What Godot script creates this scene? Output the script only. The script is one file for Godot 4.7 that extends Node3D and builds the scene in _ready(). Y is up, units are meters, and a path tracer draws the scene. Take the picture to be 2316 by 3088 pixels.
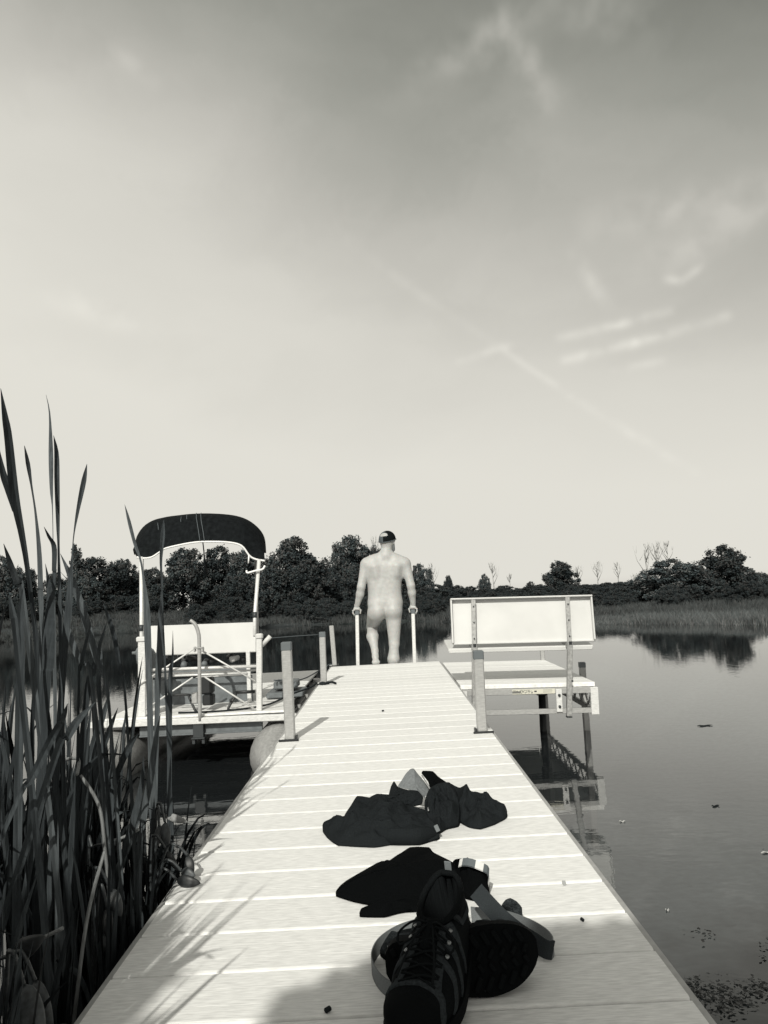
extends Node3D

const WATER := -0.55
const DOCK_HALF := 0.61
const DOCK_END := -8.88
var rng := RandomNumberGenerator.new()
var M := {}

# ---------- helpers ----------
func tone(v: float, a := 1.0) -> Color:
	# the photograph is toned: darks lean cool, lights lean warm
	var k := smoothstep(0.0, 0.4, v)
	var t := Color(0.86, 1.0, 1.09).lerp(Color(1.0, 1.0, 0.985), k)
	var c := Color(v * t.r, v * t.g, v * t.b).linear_to_srgb()
	c.a = a
	return c

func mat(v: float, rough := 0.7, metal := 0.0) -> StandardMaterial3D:
	var m := StandardMaterial3D.new()
	m.albedo_color = tone(v)
	m.roughness = rough
	m.metallic = metal
	if rough > 0.65 and v < 0.13:
		m.metallic_specular = 0.12
	return m

func noise_tex(freq: float, lo: float, hi: float, oct := 4, size := 512, sd := 1, normal := 0.0, kind := FastNoiseLite.TYPE_SIMPLEX_SMOOTH) -> NoiseTexture2D:
	var n := FastNoiseLite.new()
	n.noise_type = kind
	n.frequency = freq
	n.fractal_octaves = oct
	n.seed = sd
	var t := NoiseTexture2D.new()
	t.width = size
	t.height = size
	t.seamless = true
	if normal > 0.0:
		t.as_normal_map = true
		t.bump_strength = normal
	else:
		var g := Gradient.new()
		g.set_color(0, Color(lo, lo, lo))
		g.set_color(1, Color(hi, hi, hi))
		t.color_ramp = g
	t.noise = n
	return t

func textured(v: float, rough: float, tex: Texture2D, scale: Vector3, metal := 0.0, world := true) -> StandardMaterial3D:
	var m := mat(v, rough, metal)
	m.albedo_texture = tex
	m.uv1_triplanar = true
	m.uv1_world_triplanar = world
	m.uv1_scale = scale
	return m

func begin(smooth := false) -> SurfaceTool:
	var st := SurfaceTool.new()
	st.begin(Mesh.PRIMITIVE_TRIANGLES)
	st.set_smooth_group(0 if smooth else -1)
	return st

func tri(st: SurfaceTool, a: Vector3, b: Vector3, c: Vector3, cen: Vector3) -> void:
	var n := (c - a).cross(b - a)
	if n.length_squared() < 1e-16:
		return
	if n.dot((a + b + c) / 3.0 - cen) < 0.0:
		st.add_vertex(a); st.add_vertex(c); st.add_vertex(b)
	else:
		st.add_vertex(a); st.add_vertex(b); st.add_vertex(c)

func quad(st: SurfaceTool, a: Vector3, b: Vector3, c: Vector3, d: Vector3, cen: Vector3) -> void:
	tri(st, a, b, c, cen)
	tri(st, a, c, d, cen)

func rbox(st: SurfaceTool, c: Vector3, size: Vector3, ch := 0.003, bs := Basis.IDENTITY) -> void:
	var h := size * 0.5
	var k := minf(ch, minf(h.x, minf(h.y, h.z)) * 0.45)
	var V := func(sx: int, sy: int, sz: int, ax: int) -> Vector3:
		var p := Vector3(sx * (h.x - (0.0 if ax == 0 else k)), sy * (h.y - (0.0 if ax == 1 else k)), sz * (h.z - (0.0 if ax == 2 else k)))
		return c + bs * p
	for s in [-1, 1]:
		quad(st, V.call(s, -1, -1, 0), V.call(s, 1, -1, 0), V.call(s, 1, 1, 0), V.call(s, -1, 1, 0), c)
		quad(st, V.call(-1, s, -1, 1), V.call(1, s, -1, 1), V.call(1, s, 1, 1), V.call(-1, s, 1, 1), c)
		quad(st, V.call(-1, -1, s, 2), V.call(1, -1, s, 2), V.call(1, 1, s, 2), V.call(-1, 1, s, 2), c)
	for s in [-1, 1]:
		for t in [-1, 1]:
			quad(st, V.call(s, t, -1, 0), V.call(s, t, 1, 0), V.call(s, t, 1, 1), V.call(s, t, -1, 1), c)
			quad(st, V.call(s, -1, t, 0), V.call(s, 1, t, 0), V.call(s, 1, t, 2), V.call(s, -1, t, 2), c)
			quad(st, V.call(-1, s, t, 1), V.call(1, s, t, 1), V.call(1, s, t, 2), V.call(-1, s, t, 2), c)
			for u in [-1, 1]:
				tri(st, V.call(s, t, u, 0), V.call(s, t, u, 1), V.call(s, t, u, 2), c)

func bar(st: SurfaceTool, a: Vector3, b: Vector3, w: float, d: float, ch := 0.003, side := Vector3(1, 0, 0)) -> void:
	# a square-section bar from a to b
	var y := (b - a).normalized()
	if absf(y.dot(side)) > 0.95:
		side = Vector3(0, 0, 1)
	var z := side.cross(y).normalized()
	var x := y.cross(z).normalized()
	rbox(st, (a + b) * 0.5, Vector3(w, a.distance_to(b), d), ch, Basis(x, y, z))

func tube(st: SurfaceTool, pts: Array, radii: Array, seg := 8, caps := true) -> void:
	var rings := []
	var prev := Vector3(1, 0, 0.3).normalized()
	for i in pts.size():
		var p: Vector3 = pts[i]
		var q: Vector3 = pts[mini(i + 1, pts.size() - 1)]
		var o: Vector3 = pts[maxi(i - 1, 0)]
		var t := (q - o).normalized()
		var x := (prev - t * prev.dot(t))
		if x.length() < 0.05:
			x = Vector3(0, 0, 1) - t * t.z
			if x.length() < 0.05:
				x = Vector3(0, 1, 0) - t * t.y
		x = x.normalized()
		prev = x
		var y := t.cross(x)
		var r: float = radii[mini(i, radii.size() - 1)]
		var ring := []
		for k in seg:
			var a := TAU * k / seg
			ring.append(p + (x * cos(a) + y * sin(a)) * r)
		rings.append(ring)
	for i in rings.size() - 1:
		var mid: Vector3 = (pts[i] + pts[i + 1]) * 0.5
		for k in seg:
			quad(st, rings[i][k], rings[i][(k + 1) % seg], rings[i + 1][(k + 1) % seg], rings[i + 1][k], mid)
	if caps:
		var n := rings.size() - 1
		var c0: Vector3 = pts[0]
		var c1: Vector3 = pts[n]
		for k in seg:
			tri(st, rings[0][k], rings[0][(k + 1) % seg], c0, pts[1])
			tri(st, rings[n][k], rings[n][(k + 1) % seg], c1, pts[n - 1])

func put(st: SurfaceTool, called: String, m: Material, parent: Node = self) -> MeshInstance3D:
	st.generate_normals()
	var o := MeshInstance3D.new()
	o.name = called
	o.mesh = st.commit()
	o.material_override = m
	parent.add_child(o, true)
	return o

func raw(called: String, v: PackedVector3Array, n: PackedVector3Array, idx: PackedInt32Array, m: Material, parent: Node = self, col := PackedColorArray()) -> MeshInstance3D:
	var o := MeshInstance3D.new()
	o.name = called
	o.mesh = raw_mesh(v, n, idx, col)
	o.material_override = m
	parent.add_child(o, true)
	return o

func raw_mesh(v: PackedVector3Array, n: PackedVector3Array, idx: PackedInt32Array, col := PackedColorArray()) -> ArrayMesh:
	var a := []
	a.resize(Mesh.ARRAY_MAX)
	a[Mesh.ARRAY_VERTEX] = v
	if n.size() == v.size():
		a[Mesh.ARRAY_NORMAL] = n
	a[Mesh.ARRAY_INDEX] = idx
	if col.size() == v.size():
		a[Mesh.ARRAY_COLOR] = col
	var am := ArrayMesh.new()
	am.add_surface_from_arrays(Mesh.PRIMITIVE_TRIANGLES, a)
	return am

func tag(o: Node, label: String, category := "", group := "") -> void:
	o.set_meta("label", label)
	if category:
		o.set_meta("category", category)
	if group:
		o.set_meta("group", group)

func thing(called: String, label: String, category: String, at := Vector3.ZERO, group := "", yaw := 0.0) -> Node3D:
	var o := Node3D.new()
	o.name = called
	o.position = at
	o.rotation.y = yaw
	add_child(o, true)
	tag(o, label, category, group)
	return o

func structure(o: Node) -> void:
	o.set_meta("kind", "structure")

func smooth_path(pts: Array, n: int) -> Array:
	# Catmull-Rom through the points, n samples
	var out := []
	var m := pts.size() - 1
	for i in n:
		var f := float(i) / (n - 1) * m
		var k := mini(int(f), m - 1)
		var t := f - k
		var a: Vector3 = pts[maxi(k - 1, 0)]
		var b: Vector3 = pts[k]
		var c: Vector3 = pts[k + 1]
		var d: Vector3 = pts[mini(k + 2, m)]
		out.append(b.cubic_interpolate(c, a, d, t))
	return out

func vecs(f: Array) -> Array:
	var out := []
	for i in f.size() / 3:
		out.append(Vector3(f[i * 3], f[i * 3 + 1], f[i * 3 + 2]))
	return out

func closed_path(pts: Array, n: int) -> Array:
	var out := []
	var m := pts.size()
	for i in n:
		var f := float(i) / n * m
		var k := int(f)
		var t := f - k
		var a: Vector3 = pts[(k + m - 1) % m]
		var b: Vector3 = pts[k % m]
		var c: Vector3 = pts[(k + 1) % m]
		var d: Vector3 = pts[(k + 2) % m]
		# half-way between straight and curved, so that cloth keeps some corners
		out.append(b.cubic_interpolate(c, a, d, t).lerp(b.lerp(c, t), 0.6))
	return out

func pillow(called: String, outline: Array, bulge: Vector3, fold: float, freq: float, m: Material, parent: Node, sd := 1, power := 2.2, ground := true) -> MeshInstance3D:
	# a folded piece of cloth: an outline in space, swelling along bulge, with creases
	var n := 104
	var rings := 22
	var edge := closed_path(outline, n)
	var cen := Vector3.ZERO
	for p in edge:
		cen += p
	cen /= n
	var up := bulge.normalized()
	var nz := FastNoiseLite.new()
	nz.seed = sd
	nz.frequency = freq
	nz.noise_type = FastNoiseLite.TYPE_SIMPLEX_SMOOTH
	nz.fractal_type = FastNoiseLite.FRACTAL_RIDGED
	nz.fractal_octaves = 3
	nz.domain_warp_enabled = true
	nz.domain_warp_amplitude = 0.06
	nz.domain_warp_frequency = 6.0
	var nf := FastNoiseLite.new()
	nf.seed = sd + 50
	nf.frequency = freq * 2.6
	nf.fractal_octaves = 2
	var v := PackedVector3Array()
	var idx := PackedInt32Array()
	for side in 2:
		for r in rings + 1:
			var t := float(r) / rings
			for k in n:
				var p: Vector3 = cen.lerp(edge[k], t)
				if side == 0:
					var q := 1.0 - pow(t, power)
					p += bulge * q + up * ((nz.get_noise_2d(p.x * 0.75 + p.z * 0.5, p.y + p.z - p.x * 0.3) * fold + nf.get_noise_2d(p.x, (p.y + p.z) * 1.6) * fold * 0.35) * (1.0 - pow(t, 2.6)) + 0.0035)
				else:
					p -= up * 0.0008
					if ground:
						p.y = 0.002
				v.append(p)
		var base := side * (rings + 1) * n
		for r in rings:
			for k in n:
				var a := base + r * n + k
				var b := base + r * n + (k + 1) % n
				var c := a + n
				var d := b + n
				if side == 0:
					idx.append_array([a, b, c, b, d, c])
				else:
					idx.append_array([a, c, b, b, c, d])
	var last := rings * n
	var lb := (rings + 1) * n + rings * n
	for k in n:
		var a2 := last + k
		var b2 := last + (k + 1) % n
		idx.append_array([a2, b2, lb + k, b2, lb + (k + 1) % n, lb + k])
	# orient: the swelling side must face along bulge
	var s := 0.0
	for i in range(0, rings * n * 6, 3):
		s += (v[idx[i + 2]] - v[idx[i]]).cross(v[idx[i + 1]] - v[idx[i]]).dot(up)
	if s < 0.0:
		for i in range(0, idx.size(), 3):
			var w := idx[i]
			idx[i] = idx[i + 1]
			idx[i + 1] = w
	var st := SurfaceTool.new()
	st.begin(Mesh.PRIMITIVE_TRIANGLES)
	st.set_smooth_group(0)
	for i in idx:
		st.add_vertex(v[i])
	return put(st, called, m, parent)

func ribbon(called: String, path: Array, up: Array, width: float, thick: float, m: Material, parent: Node, n := 40) -> MeshInstance3D:
	# a strap: path along its lower edge, up gives the direction across it at each point
	var p := smooth_path(path, n)
	var u := smooth_path(up, n)
	var st := begin(false)
	st.set_smooth_group(0)
	var rows := []
	for i in n:
		var t: Vector3 = (p[mini(i + 1, n - 1)] - p[maxi(i - 1, 0)]).normalized()
		var a: Vector3 = (u[i] - t * u[i].dot(t)).normalized()
		var f := t.cross(a)
		rows.append([p[i] - f * thick * 0.5, p[i] + f * thick * 0.5, p[i] + f * thick * 0.5 + a * width, p[i] - f * thick * 0.5 + a * width])
	for i in n - 1:
		var cen: Vector3 = (rows[i][0] + rows[i][2] + rows[i + 1][0] + rows[i + 1][2]) * 0.25
		for k in 4:
			st.set_smooth_group(k + 1)
			quad(st, rows[i][k], rows[i][(k + 1) % 4], rows[i + 1][(k + 1) % 4], rows[i + 1][k], cen)
	st.set_smooth_group(9)
	quad(st, rows[0][0], rows[0][1], rows[0][2], rows[0][3], p[1])
	quad(st, rows[n - 1][0], rows[n - 1][1], rows[n - 1][2], rows[n - 1][3], p[n - 2])
	return put(st, called, m, parent)

# ---------- signed-distance bodies (surface nets) ----------
class Field:
	var lo: Vector3
	var cell: float
	var nx: int
	var ny: int
	var nz: int
	var d: PackedFloat32Array
	func _init(a: Vector3, b: Vector3, c: float) -> void:
		lo = a
		cell = c
		nx = int((b.x - a.x) / c) + 2
		ny = int((b.y - a.y) / c) + 2
		nz = int((b.z - a.z) / c) + 2
		d = PackedFloat32Array()
		d.resize(nx * ny * nz)
		d.fill(0.2)
	func bone(a: Vector3, b: Vector3, ra: float, rb: float, k := 0.03, zs := 1.0) -> void:
		# tapered capsule, flattened along z by zs, joined with a smooth minimum
		var az := Vector3(a.x, a.y, a.z / zs)
		var bz := Vector3(b.x, b.y, b.z / zs)
		var ab := bz - az
		var ll := maxf(ab.length_squared(), 1e-9)
		var m := maxf(ra, rb) + k * 1.5 + cell * 2.0
		var i0 := maxi(0, int((minf(a.x, b.x) - m - lo.x) / cell))
		var i1 := mini(nx - 1, int((maxf(a.x, b.x) + m - lo.x) / cell) + 1)
		var j0 := maxi(0, int((minf(a.y, b.y) - m - lo.y) / cell))
		var j1 := mini(ny - 1, int((maxf(a.y, b.y) + m - lo.y) / cell) + 1)
		var k0 := maxi(0, int((minf(a.z, b.z) - m - lo.z) / cell))
		var k1 := mini(nz - 1, int((maxf(a.z, b.z) + m - lo.z) / cell) + 1)
		for kk in range(k0, k1 + 1):
			for j in range(j0, j1 + 1):
				var row := (kk * ny + j) * nx
				for i in range(i0, i1 + 1):
					var p := Vector3(lo.x + i * cell, lo.y + j * cell, (lo.z + kk * cell) / zs)
					var t := clampf((p - az).dot(ab) / ll, 0.0, 1.0)
					var dd := (p - az - ab * t).length() - lerpf(ra, rb, t)
					var e := d[row + i]
					var h := maxf(k - absf(dd - e), 0.0) / k
					d[row + i] = minf(dd, e) - h * h * k * 0.25
	func emit(st_v: PackedVector3Array, st_n: PackedVector3Array, st_i: PackedInt32Array) -> Array:
		var map := PackedInt32Array()
		map.resize(nx * ny * nz)
		map.fill(-1)
		var sx := 1
		var sy := nx
		var sz := nx * ny
		for k in nz - 1:
			for j in ny - 1:
				for i in nx - 1:
					var o := (k * ny + j) * nx + i
					var neg := 0
					var sum := Vector3.ZERO
					var cnt := 0
					var c := [d[o], d[o + sx], d[o + sy], d[o + sx + sy], d[o + sz], d[o + sx + sz], d[o + sy + sz], d[o + sx + sy + sz]]
					for q in 8:
						if c[q] < 0.0:
							neg += 1
					if neg == 0 or neg == 8:
						continue
					for e in [[0, 1], [2, 3], [4, 5], [6, 7], [0, 2], [1, 3], [4, 6], [5, 7], [0, 4], [1, 5], [2, 6], [3, 7]]:
						var fa: float = c[e[0]]
						var fb: float = c[e[1]]
						if (fa < 0.0) != (fb < 0.0):
							var t := fa / (fa - fb)
							var pa := Vector3(e[0] & 1, (e[0] >> 1) & 1, e[0] >> 2)
							var pb := Vector3(e[1] & 1, (e[1] >> 1) & 1, e[1] >> 2)
							sum += pa.lerp(pb, t)
							cnt += 1
					map[o] = st_v.size()
					st_v.append(lo + (Vector3(i, j, k) + sum / cnt) * cell)
					var g := Vector3(c[1] + c[3] + c[5] + c[7] - c[0] - c[2] - c[4] - c[6], c[2] + c[3] + c[6] + c[7] - c[0] - c[1] - c[4] - c[5], c[4] + c[5] + c[6] + c[7] - c[0] - c[1] - c[2] - c[3])
					st_n.append(g.normalized())
		for k in range(1, nz - 1):
			for j in range(1, ny - 1):
				for i in range(1, nx - 1):
					var o := (k * ny + j) * nx + i
					var a := d[o] < 0.0
					if a != (d[o + sx] < 0.0):
						_quad(st_i, map[o], map[o - sy], map[o - sy - sz], map[o - sz], a)
					if a != (d[o + sy] < 0.0):
						_quad(st_i, map[o], map[o - sz], map[o - sx - sz], map[o - sx], a)
					if a != (d[o + sz] < 0.0):
						_quad(st_i, map[o], map[o - sx], map[o - sx - sy], map[o - sy], a)
		return [st_v, st_n, st_i]
	func _quad(st_i: PackedInt32Array, a: int, b: int, c: int, e: int, flip: bool) -> void:
		if a < 0 or b < 0 or c < 0 or e < 0:
			return
		if flip:
			st_i.append_array([a, c, b, a, e, c])
		else:
			st_i.append_array([a, b, c, a, c, e])
func cattail_data() -> Array:
	var c := []
	c.append(["a", -0.60, [-0.885, 1.383, -1.875, 0.001, -0.884, 1.315, -1.895, 0.015, -0.884, 1.264, -1.912, 0.021, -0.876, 1.12, -1.926, 0.025, -0.864, 1.03, -1.936, 0.018, -0.853, 0.94, -1.944, 0.013, -0.838, 0.796, -1.948, 0.01, -0.83, 0.637, -1.95, 0.01, -0.811, 0.009, -1.94, 0.013, -0.795, -0.75, -1.92, 0.013]])
	c.append(["a", -0.52, [-0.931, 1.259, -1.953, 0.001, -0.922, 1.186, -1.96, 0.017, -0.909, 1.141, -1.966, 0.022, -0.891, 1.078, -1.969, 0.017, -0.876, 1.015, -1.97, 0.008, -0.768, 0.197, -1.96, 0.013, -0.68, -0.75, -1.94, 0.013]])
	c.append(["b", -0.15, [-0.798, 1.222, -1.814, 0.001, -0.809, 1.185, -1.856, 0.01, -0.816, 1.134, -1.89, 0.005, -0.818, 1.069, -1.916, 0.006, -0.818, 0.973, -1.935, 0.013, -0.82, 0.866, -1.946, 0.015, -0.82, 0.742, -1.95, 0.012, -0.82, 0.061, -1.94, 0.013, -0.819, -0.75, -1.92, 0.013]])
	c.append(["b", 0.64, [-0.82, 1.041, -1.967, 0.001, -0.823, 1.018, -2.003, 0.011, -0.821, 0.993, -2.029, 0.016, -0.828, 0.934, -2.045, 0.015, -0.834, 0.848, -2.05, 0.013, -0.867, 0.114, -2.04, 0.013, -0.894, -0.75, -2.02, 0.013]])
	c.append(["b", -0.13, [-0.805, 0.955, -2.023, 0.001, -0.798, 0.865, -2.006, 0.01, -0.794, 0.737, -2, 0.01, -0.78, 0.059, -1.99, 0.013, -0.769, -0.75, -1.97, 0.013]])
	c.append(["c", 0.45, [-0.945, 1.472, -2.27, 0.001, -0.912, 1.399, -2.218, 0.007, -0.891, 1.275, -2.176, 0.018, -0.876, 1.167, -2.143, 0.011, -0.863, 1.103, -2.119, 0.003, -0.856, 0.984, -2.105, 0.003, -0.853, 0.79, -2.1, 0.009, -0.846, 0.085, -2.09, 0.013, -0.84, -0.75, -2.07, 0.013]])
	c.append(["c", -0.42, [-0.908, 1.338, -2.235, 0.001, -0.885, 1.279, -2.2, 0.013, -0.872, 1.191, -2.171, 0.015, -0.861, 1.066, -2.149, 0.01, -0.853, 0.993, -2.133, 0.006, -0.847, 0.867, -2.123, 0.011, -0.844, 0.75, -2.12, 0.011, -0.832, 0.065, -2.11, 0.013, -0.822, -0.75, -2.09, 0.013]])
	c.append(["d", -0.33, [-0.733, 1.21, -2.033, 0.001, -0.738, 1.163, -2.023, 0.013, -0.751, 1.087, -2.015, 0.009, -0.76, 1.019, -2.008, 0.003, -0.764, 0.955, -2.004, 0.005, -0.773, 0.827, -2.001, 0.019, -0.787, 0.683, -2, 0.017, -0.828, 0.031, -1.99, 0.017, -0.861, -0.75, -1.97, 0.017]])
	c.append(["d", 0.55, [-0.865, 0.952, -2.076, 0.001, -0.82, 0.866, -1.999, 0.021, -0.799, 0.776, -1.944, 0.033, -0.788, 0.691, -1.911, 0.033, -0.793, 0.607, -1.9, 0.029, -0.814, -0.006, -1.89, 0.029, -0.831, -0.75, -1.87, 0.029]])
	c.append(["e", -0.59, [-0.842, 0.988, -1.802, 0.001, -0.854, 0.947, -1.857, 0.012, -0.852, 0.896, -1.889, 0.016, -0.842, 0.847, -1.9, 0.014, -0.753, 0.113, -1.89, 0.014, -0.68, -0.75, -1.87, 0.014]])
	c.append(["e", -0.48, [-0.829, 0.888, -1.872, 0.001, -0.832, 0.816, -1.86, 0.015, -0.826, 0.732, -1.852, 0.019, -0.828, 0.633, -1.85, 0.019, -0.835, 0.006, -1.84, 0.019, -0.841, -0.75, -1.82, 0.019]])
	c.append(["e", -0.62, [-0.832, 0.868, -1.81, 0.001, -0.821, 0.818, -1.803, 0.017, -0.809, 0.735, -1.8, 0.016, -0.74, 0.058, -1.79, 0.016, -0.684, -0.75, -1.77, 0.016]])
	c.append(["g", 0.46, [-0.921, 1.206, -2.888, 0.001, -0.894, 1.139, -2.852, 0.017, -0.862, 1.045, -2.821, 0.014, -0.836, 0.991, -2.795, 0.008, -0.819, 0.912, -2.775, 0.01, -0.806, 0.81, -2.761, 0.023, -0.802, 0.71, -2.753, 0.026, -0.799, 0.536, -2.75, 0.023, -0.794, -0.042, -2.74, 0.023, -0.789, -0.75, -2.72, 0.023]])
	c.append(["h", -0.46, [-0.786, 1.143, -2.928, 0.002, -0.775, 1.081, -2.872, 0.018, -0.772, 0.989, -2.832, 0.011, -0.764, 0.91, -2.808, 0.007, -0.761, 0.807, -2.8, 0.005, -0.744, 0.093, -2.79, 0.013, -0.73, -0.75, -2.77, 0.013]])
	c.append(["h", 0.19, [-0.759, 0.899, -2.802, 0.001, -0.778, 0.781, -2.823, 0.018, -0.783, 0.678, -2.838, 0.033, -0.795, 0.575, -2.847, 0.027, -0.801, 0.473, -2.85, 0.019, -0.825, -0.073, -2.84, 0.019, -0.844, -0.75, -2.82, 0.019]])
	c.append(["h", 0.53, [-0.754, 0.724, -2.903, 0.001, -0.736, 0.625, -2.826, 0.01, -0.74, 0.527, -2.8, 0.018, -0.754, -0.046, -2.79, 0.018, -0.766, -0.75, -2.77, 0.018]])
	c.append(["f", -0.62, [-0.85, 0.838, -2.457, 0.001, -0.805, 0.784, -2.388, 0.015, -0.77, 0.712, -2.339, 0.016, -0.748, 0.63, -2.31, 0.012, -0.731, 0.556, -2.3, 0.008, -0.703, -0.032, -2.29, 0.013, -0.68, -0.75, -2.27, 0.013]])
	c.append(["i", 0.26, [-0.775, 0.786, -2.158, 0.001, -0.779, 0.727, -2.126, 0.015, -0.787, 0.661, -2.106, 0.011, -0.788, 0.616, -2.1, 0.007, -0.8, -0.002, -2.09, 0.013, -0.811, -0.75, -2.07, 0.013]])
	c.append(["i", -0.30, [-0.892, 0.988, -2.237, 0.001, -0.856, 0.915, -2.224, 0.017, -0.82, 0.824, -2.213, 0.021, -0.801, 0.763, -2.206, 0.021, -0.773, 0.67, -2.201, 0.017, -0.745, 0.57, -2.2, 0.009, -0.709, -0.025, -2.19, 0.013, -0.68, -0.75, -2.17, 0.013]])
	c.append(["i", -0.10, [-0.873, 0.827, -2.206, 0.001, -0.837, 0.739, -2.175, 0.017, -0.803, 0.676, -2.156, 0.017, -0.77, 0.609, -2.15, 0.012, -0.72, -0.005, -2.14, 0.013, -0.68, -0.75, -2.12, 0.013]])
	c.append(["j", 0.11, [-0.806, 0.781, -2.367, 0.001, -0.795, 0.718, -2.274, 0.014, -0.795, 0.642, -2.219, 0.021, -0.807, 0.566, -2.2, 0.02, -0.868, -0.027, -2.19, 0.02, -0.918, -0.75, -2.17, 0.02]])
	c.append(["j", 0.52, [-0.838, 0.702, -2.408, 0.001, -0.798, 0.643, -2.289, 0.013, -0.788, 0.557, -2.25, 0.014, -0.742, -0.031, -2.24, 0.014, -0.704, -0.75, -2.22, 0.014]])
	c.append(["k", -0.29, [-0.632, 0.631, -1.648, 0.001, -0.662, 0.594, -1.693, 0.014, -0.7, 0.548, -1.725, 0.017, -0.753, 0.46, -1.744, 0.016, -0.801, 0.384, -1.75, 0.01, -1.01, -0.118, -1.74, 0.013, -1.181, -0.75, -1.72, 0.013]])
	c.append(["k", -0.69, [-0.699, 0.591, -1.983, 0.001, -0.715, 0.558, -1.909, 0.018, -0.727, 0.519, -1.865, 0.021, -0.751, 0.47, -1.85, 0.021, -0.922, -0.075, -1.84, 0.021, -1.061, -0.75, -1.82, 0.021]])
	c.append(["l", 0.19, [-0.647, 0.48, -2.157, 0.001, -0.695, 0.433, -2.219, 0.019, -0.738, 0.37, -2.264, 0.019, -0.764, 0.321, -2.291, 0.017, -0.784, 0.215, -2.3, 0.019, -0.838, -0.202, -2.29, 0.019, -0.881, -0.75, -2.27, 0.019]])
	c.append(["l", -0.45, [-0.784, 0.52, -2.389, 0.001, -0.815, 0.451, -2.395, 0.019, -0.856, 0.346, -2.399, 0.025, -0.896, 0.192, -2.4, 0.027, -0.965, -0.214, -2.39, 0.027, -1.023, -0.75, -2.37, 0.027]])
	c.append(["l", -0.34, [-0.813, 0.583, -2.418, 0.001, -0.828, 0.495, -2.38, 0.017, -0.849, 0.418, -2.358, 0.02, -0.885, 0.25, -2.35, 0.022, -0.947, -0.185, -2.34, 0.022, -0.997, -0.75, -2.32, 0.022]])
	c.append(["m", 0.05, [-0.647, 0.411, -2.191, 0.001, -0.66, 0.338, -2.217, 0.015, -0.686, 0.25, -2.235, 0.022, -0.723, 0.143, -2.246, 0.02, -0.742, 0.079, -2.25, 0.014, -0.814, -0.27, -2.24, 0.014, -0.873, -0.75, -2.22, 0.014]])
	c.append(["m", -0.24, [-0.691, 0.477, -2.51, 0.001, -0.707, 0.392, -2.504, 0.016, -0.725, 0.278, -2.501, 0.021, -0.749, 0.156, -2.5, 0.021, -0.8, -0.232, -2.49, 0.021, -0.841, -0.75, -2.47, 0.021]])
	c.append(["m", -0.46, [-0.756, 0.256, -2.599, 0.001, -0.765, 0.16, -2.488, 0.022, -0.783, 0.08, -2.422, 0.022, -0.824, -0.036, -2.4, 0.024, -0.892, -0.328, -2.39, 0.024, -0.948, -0.75, -2.37, 0.024]])
	return c

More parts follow.
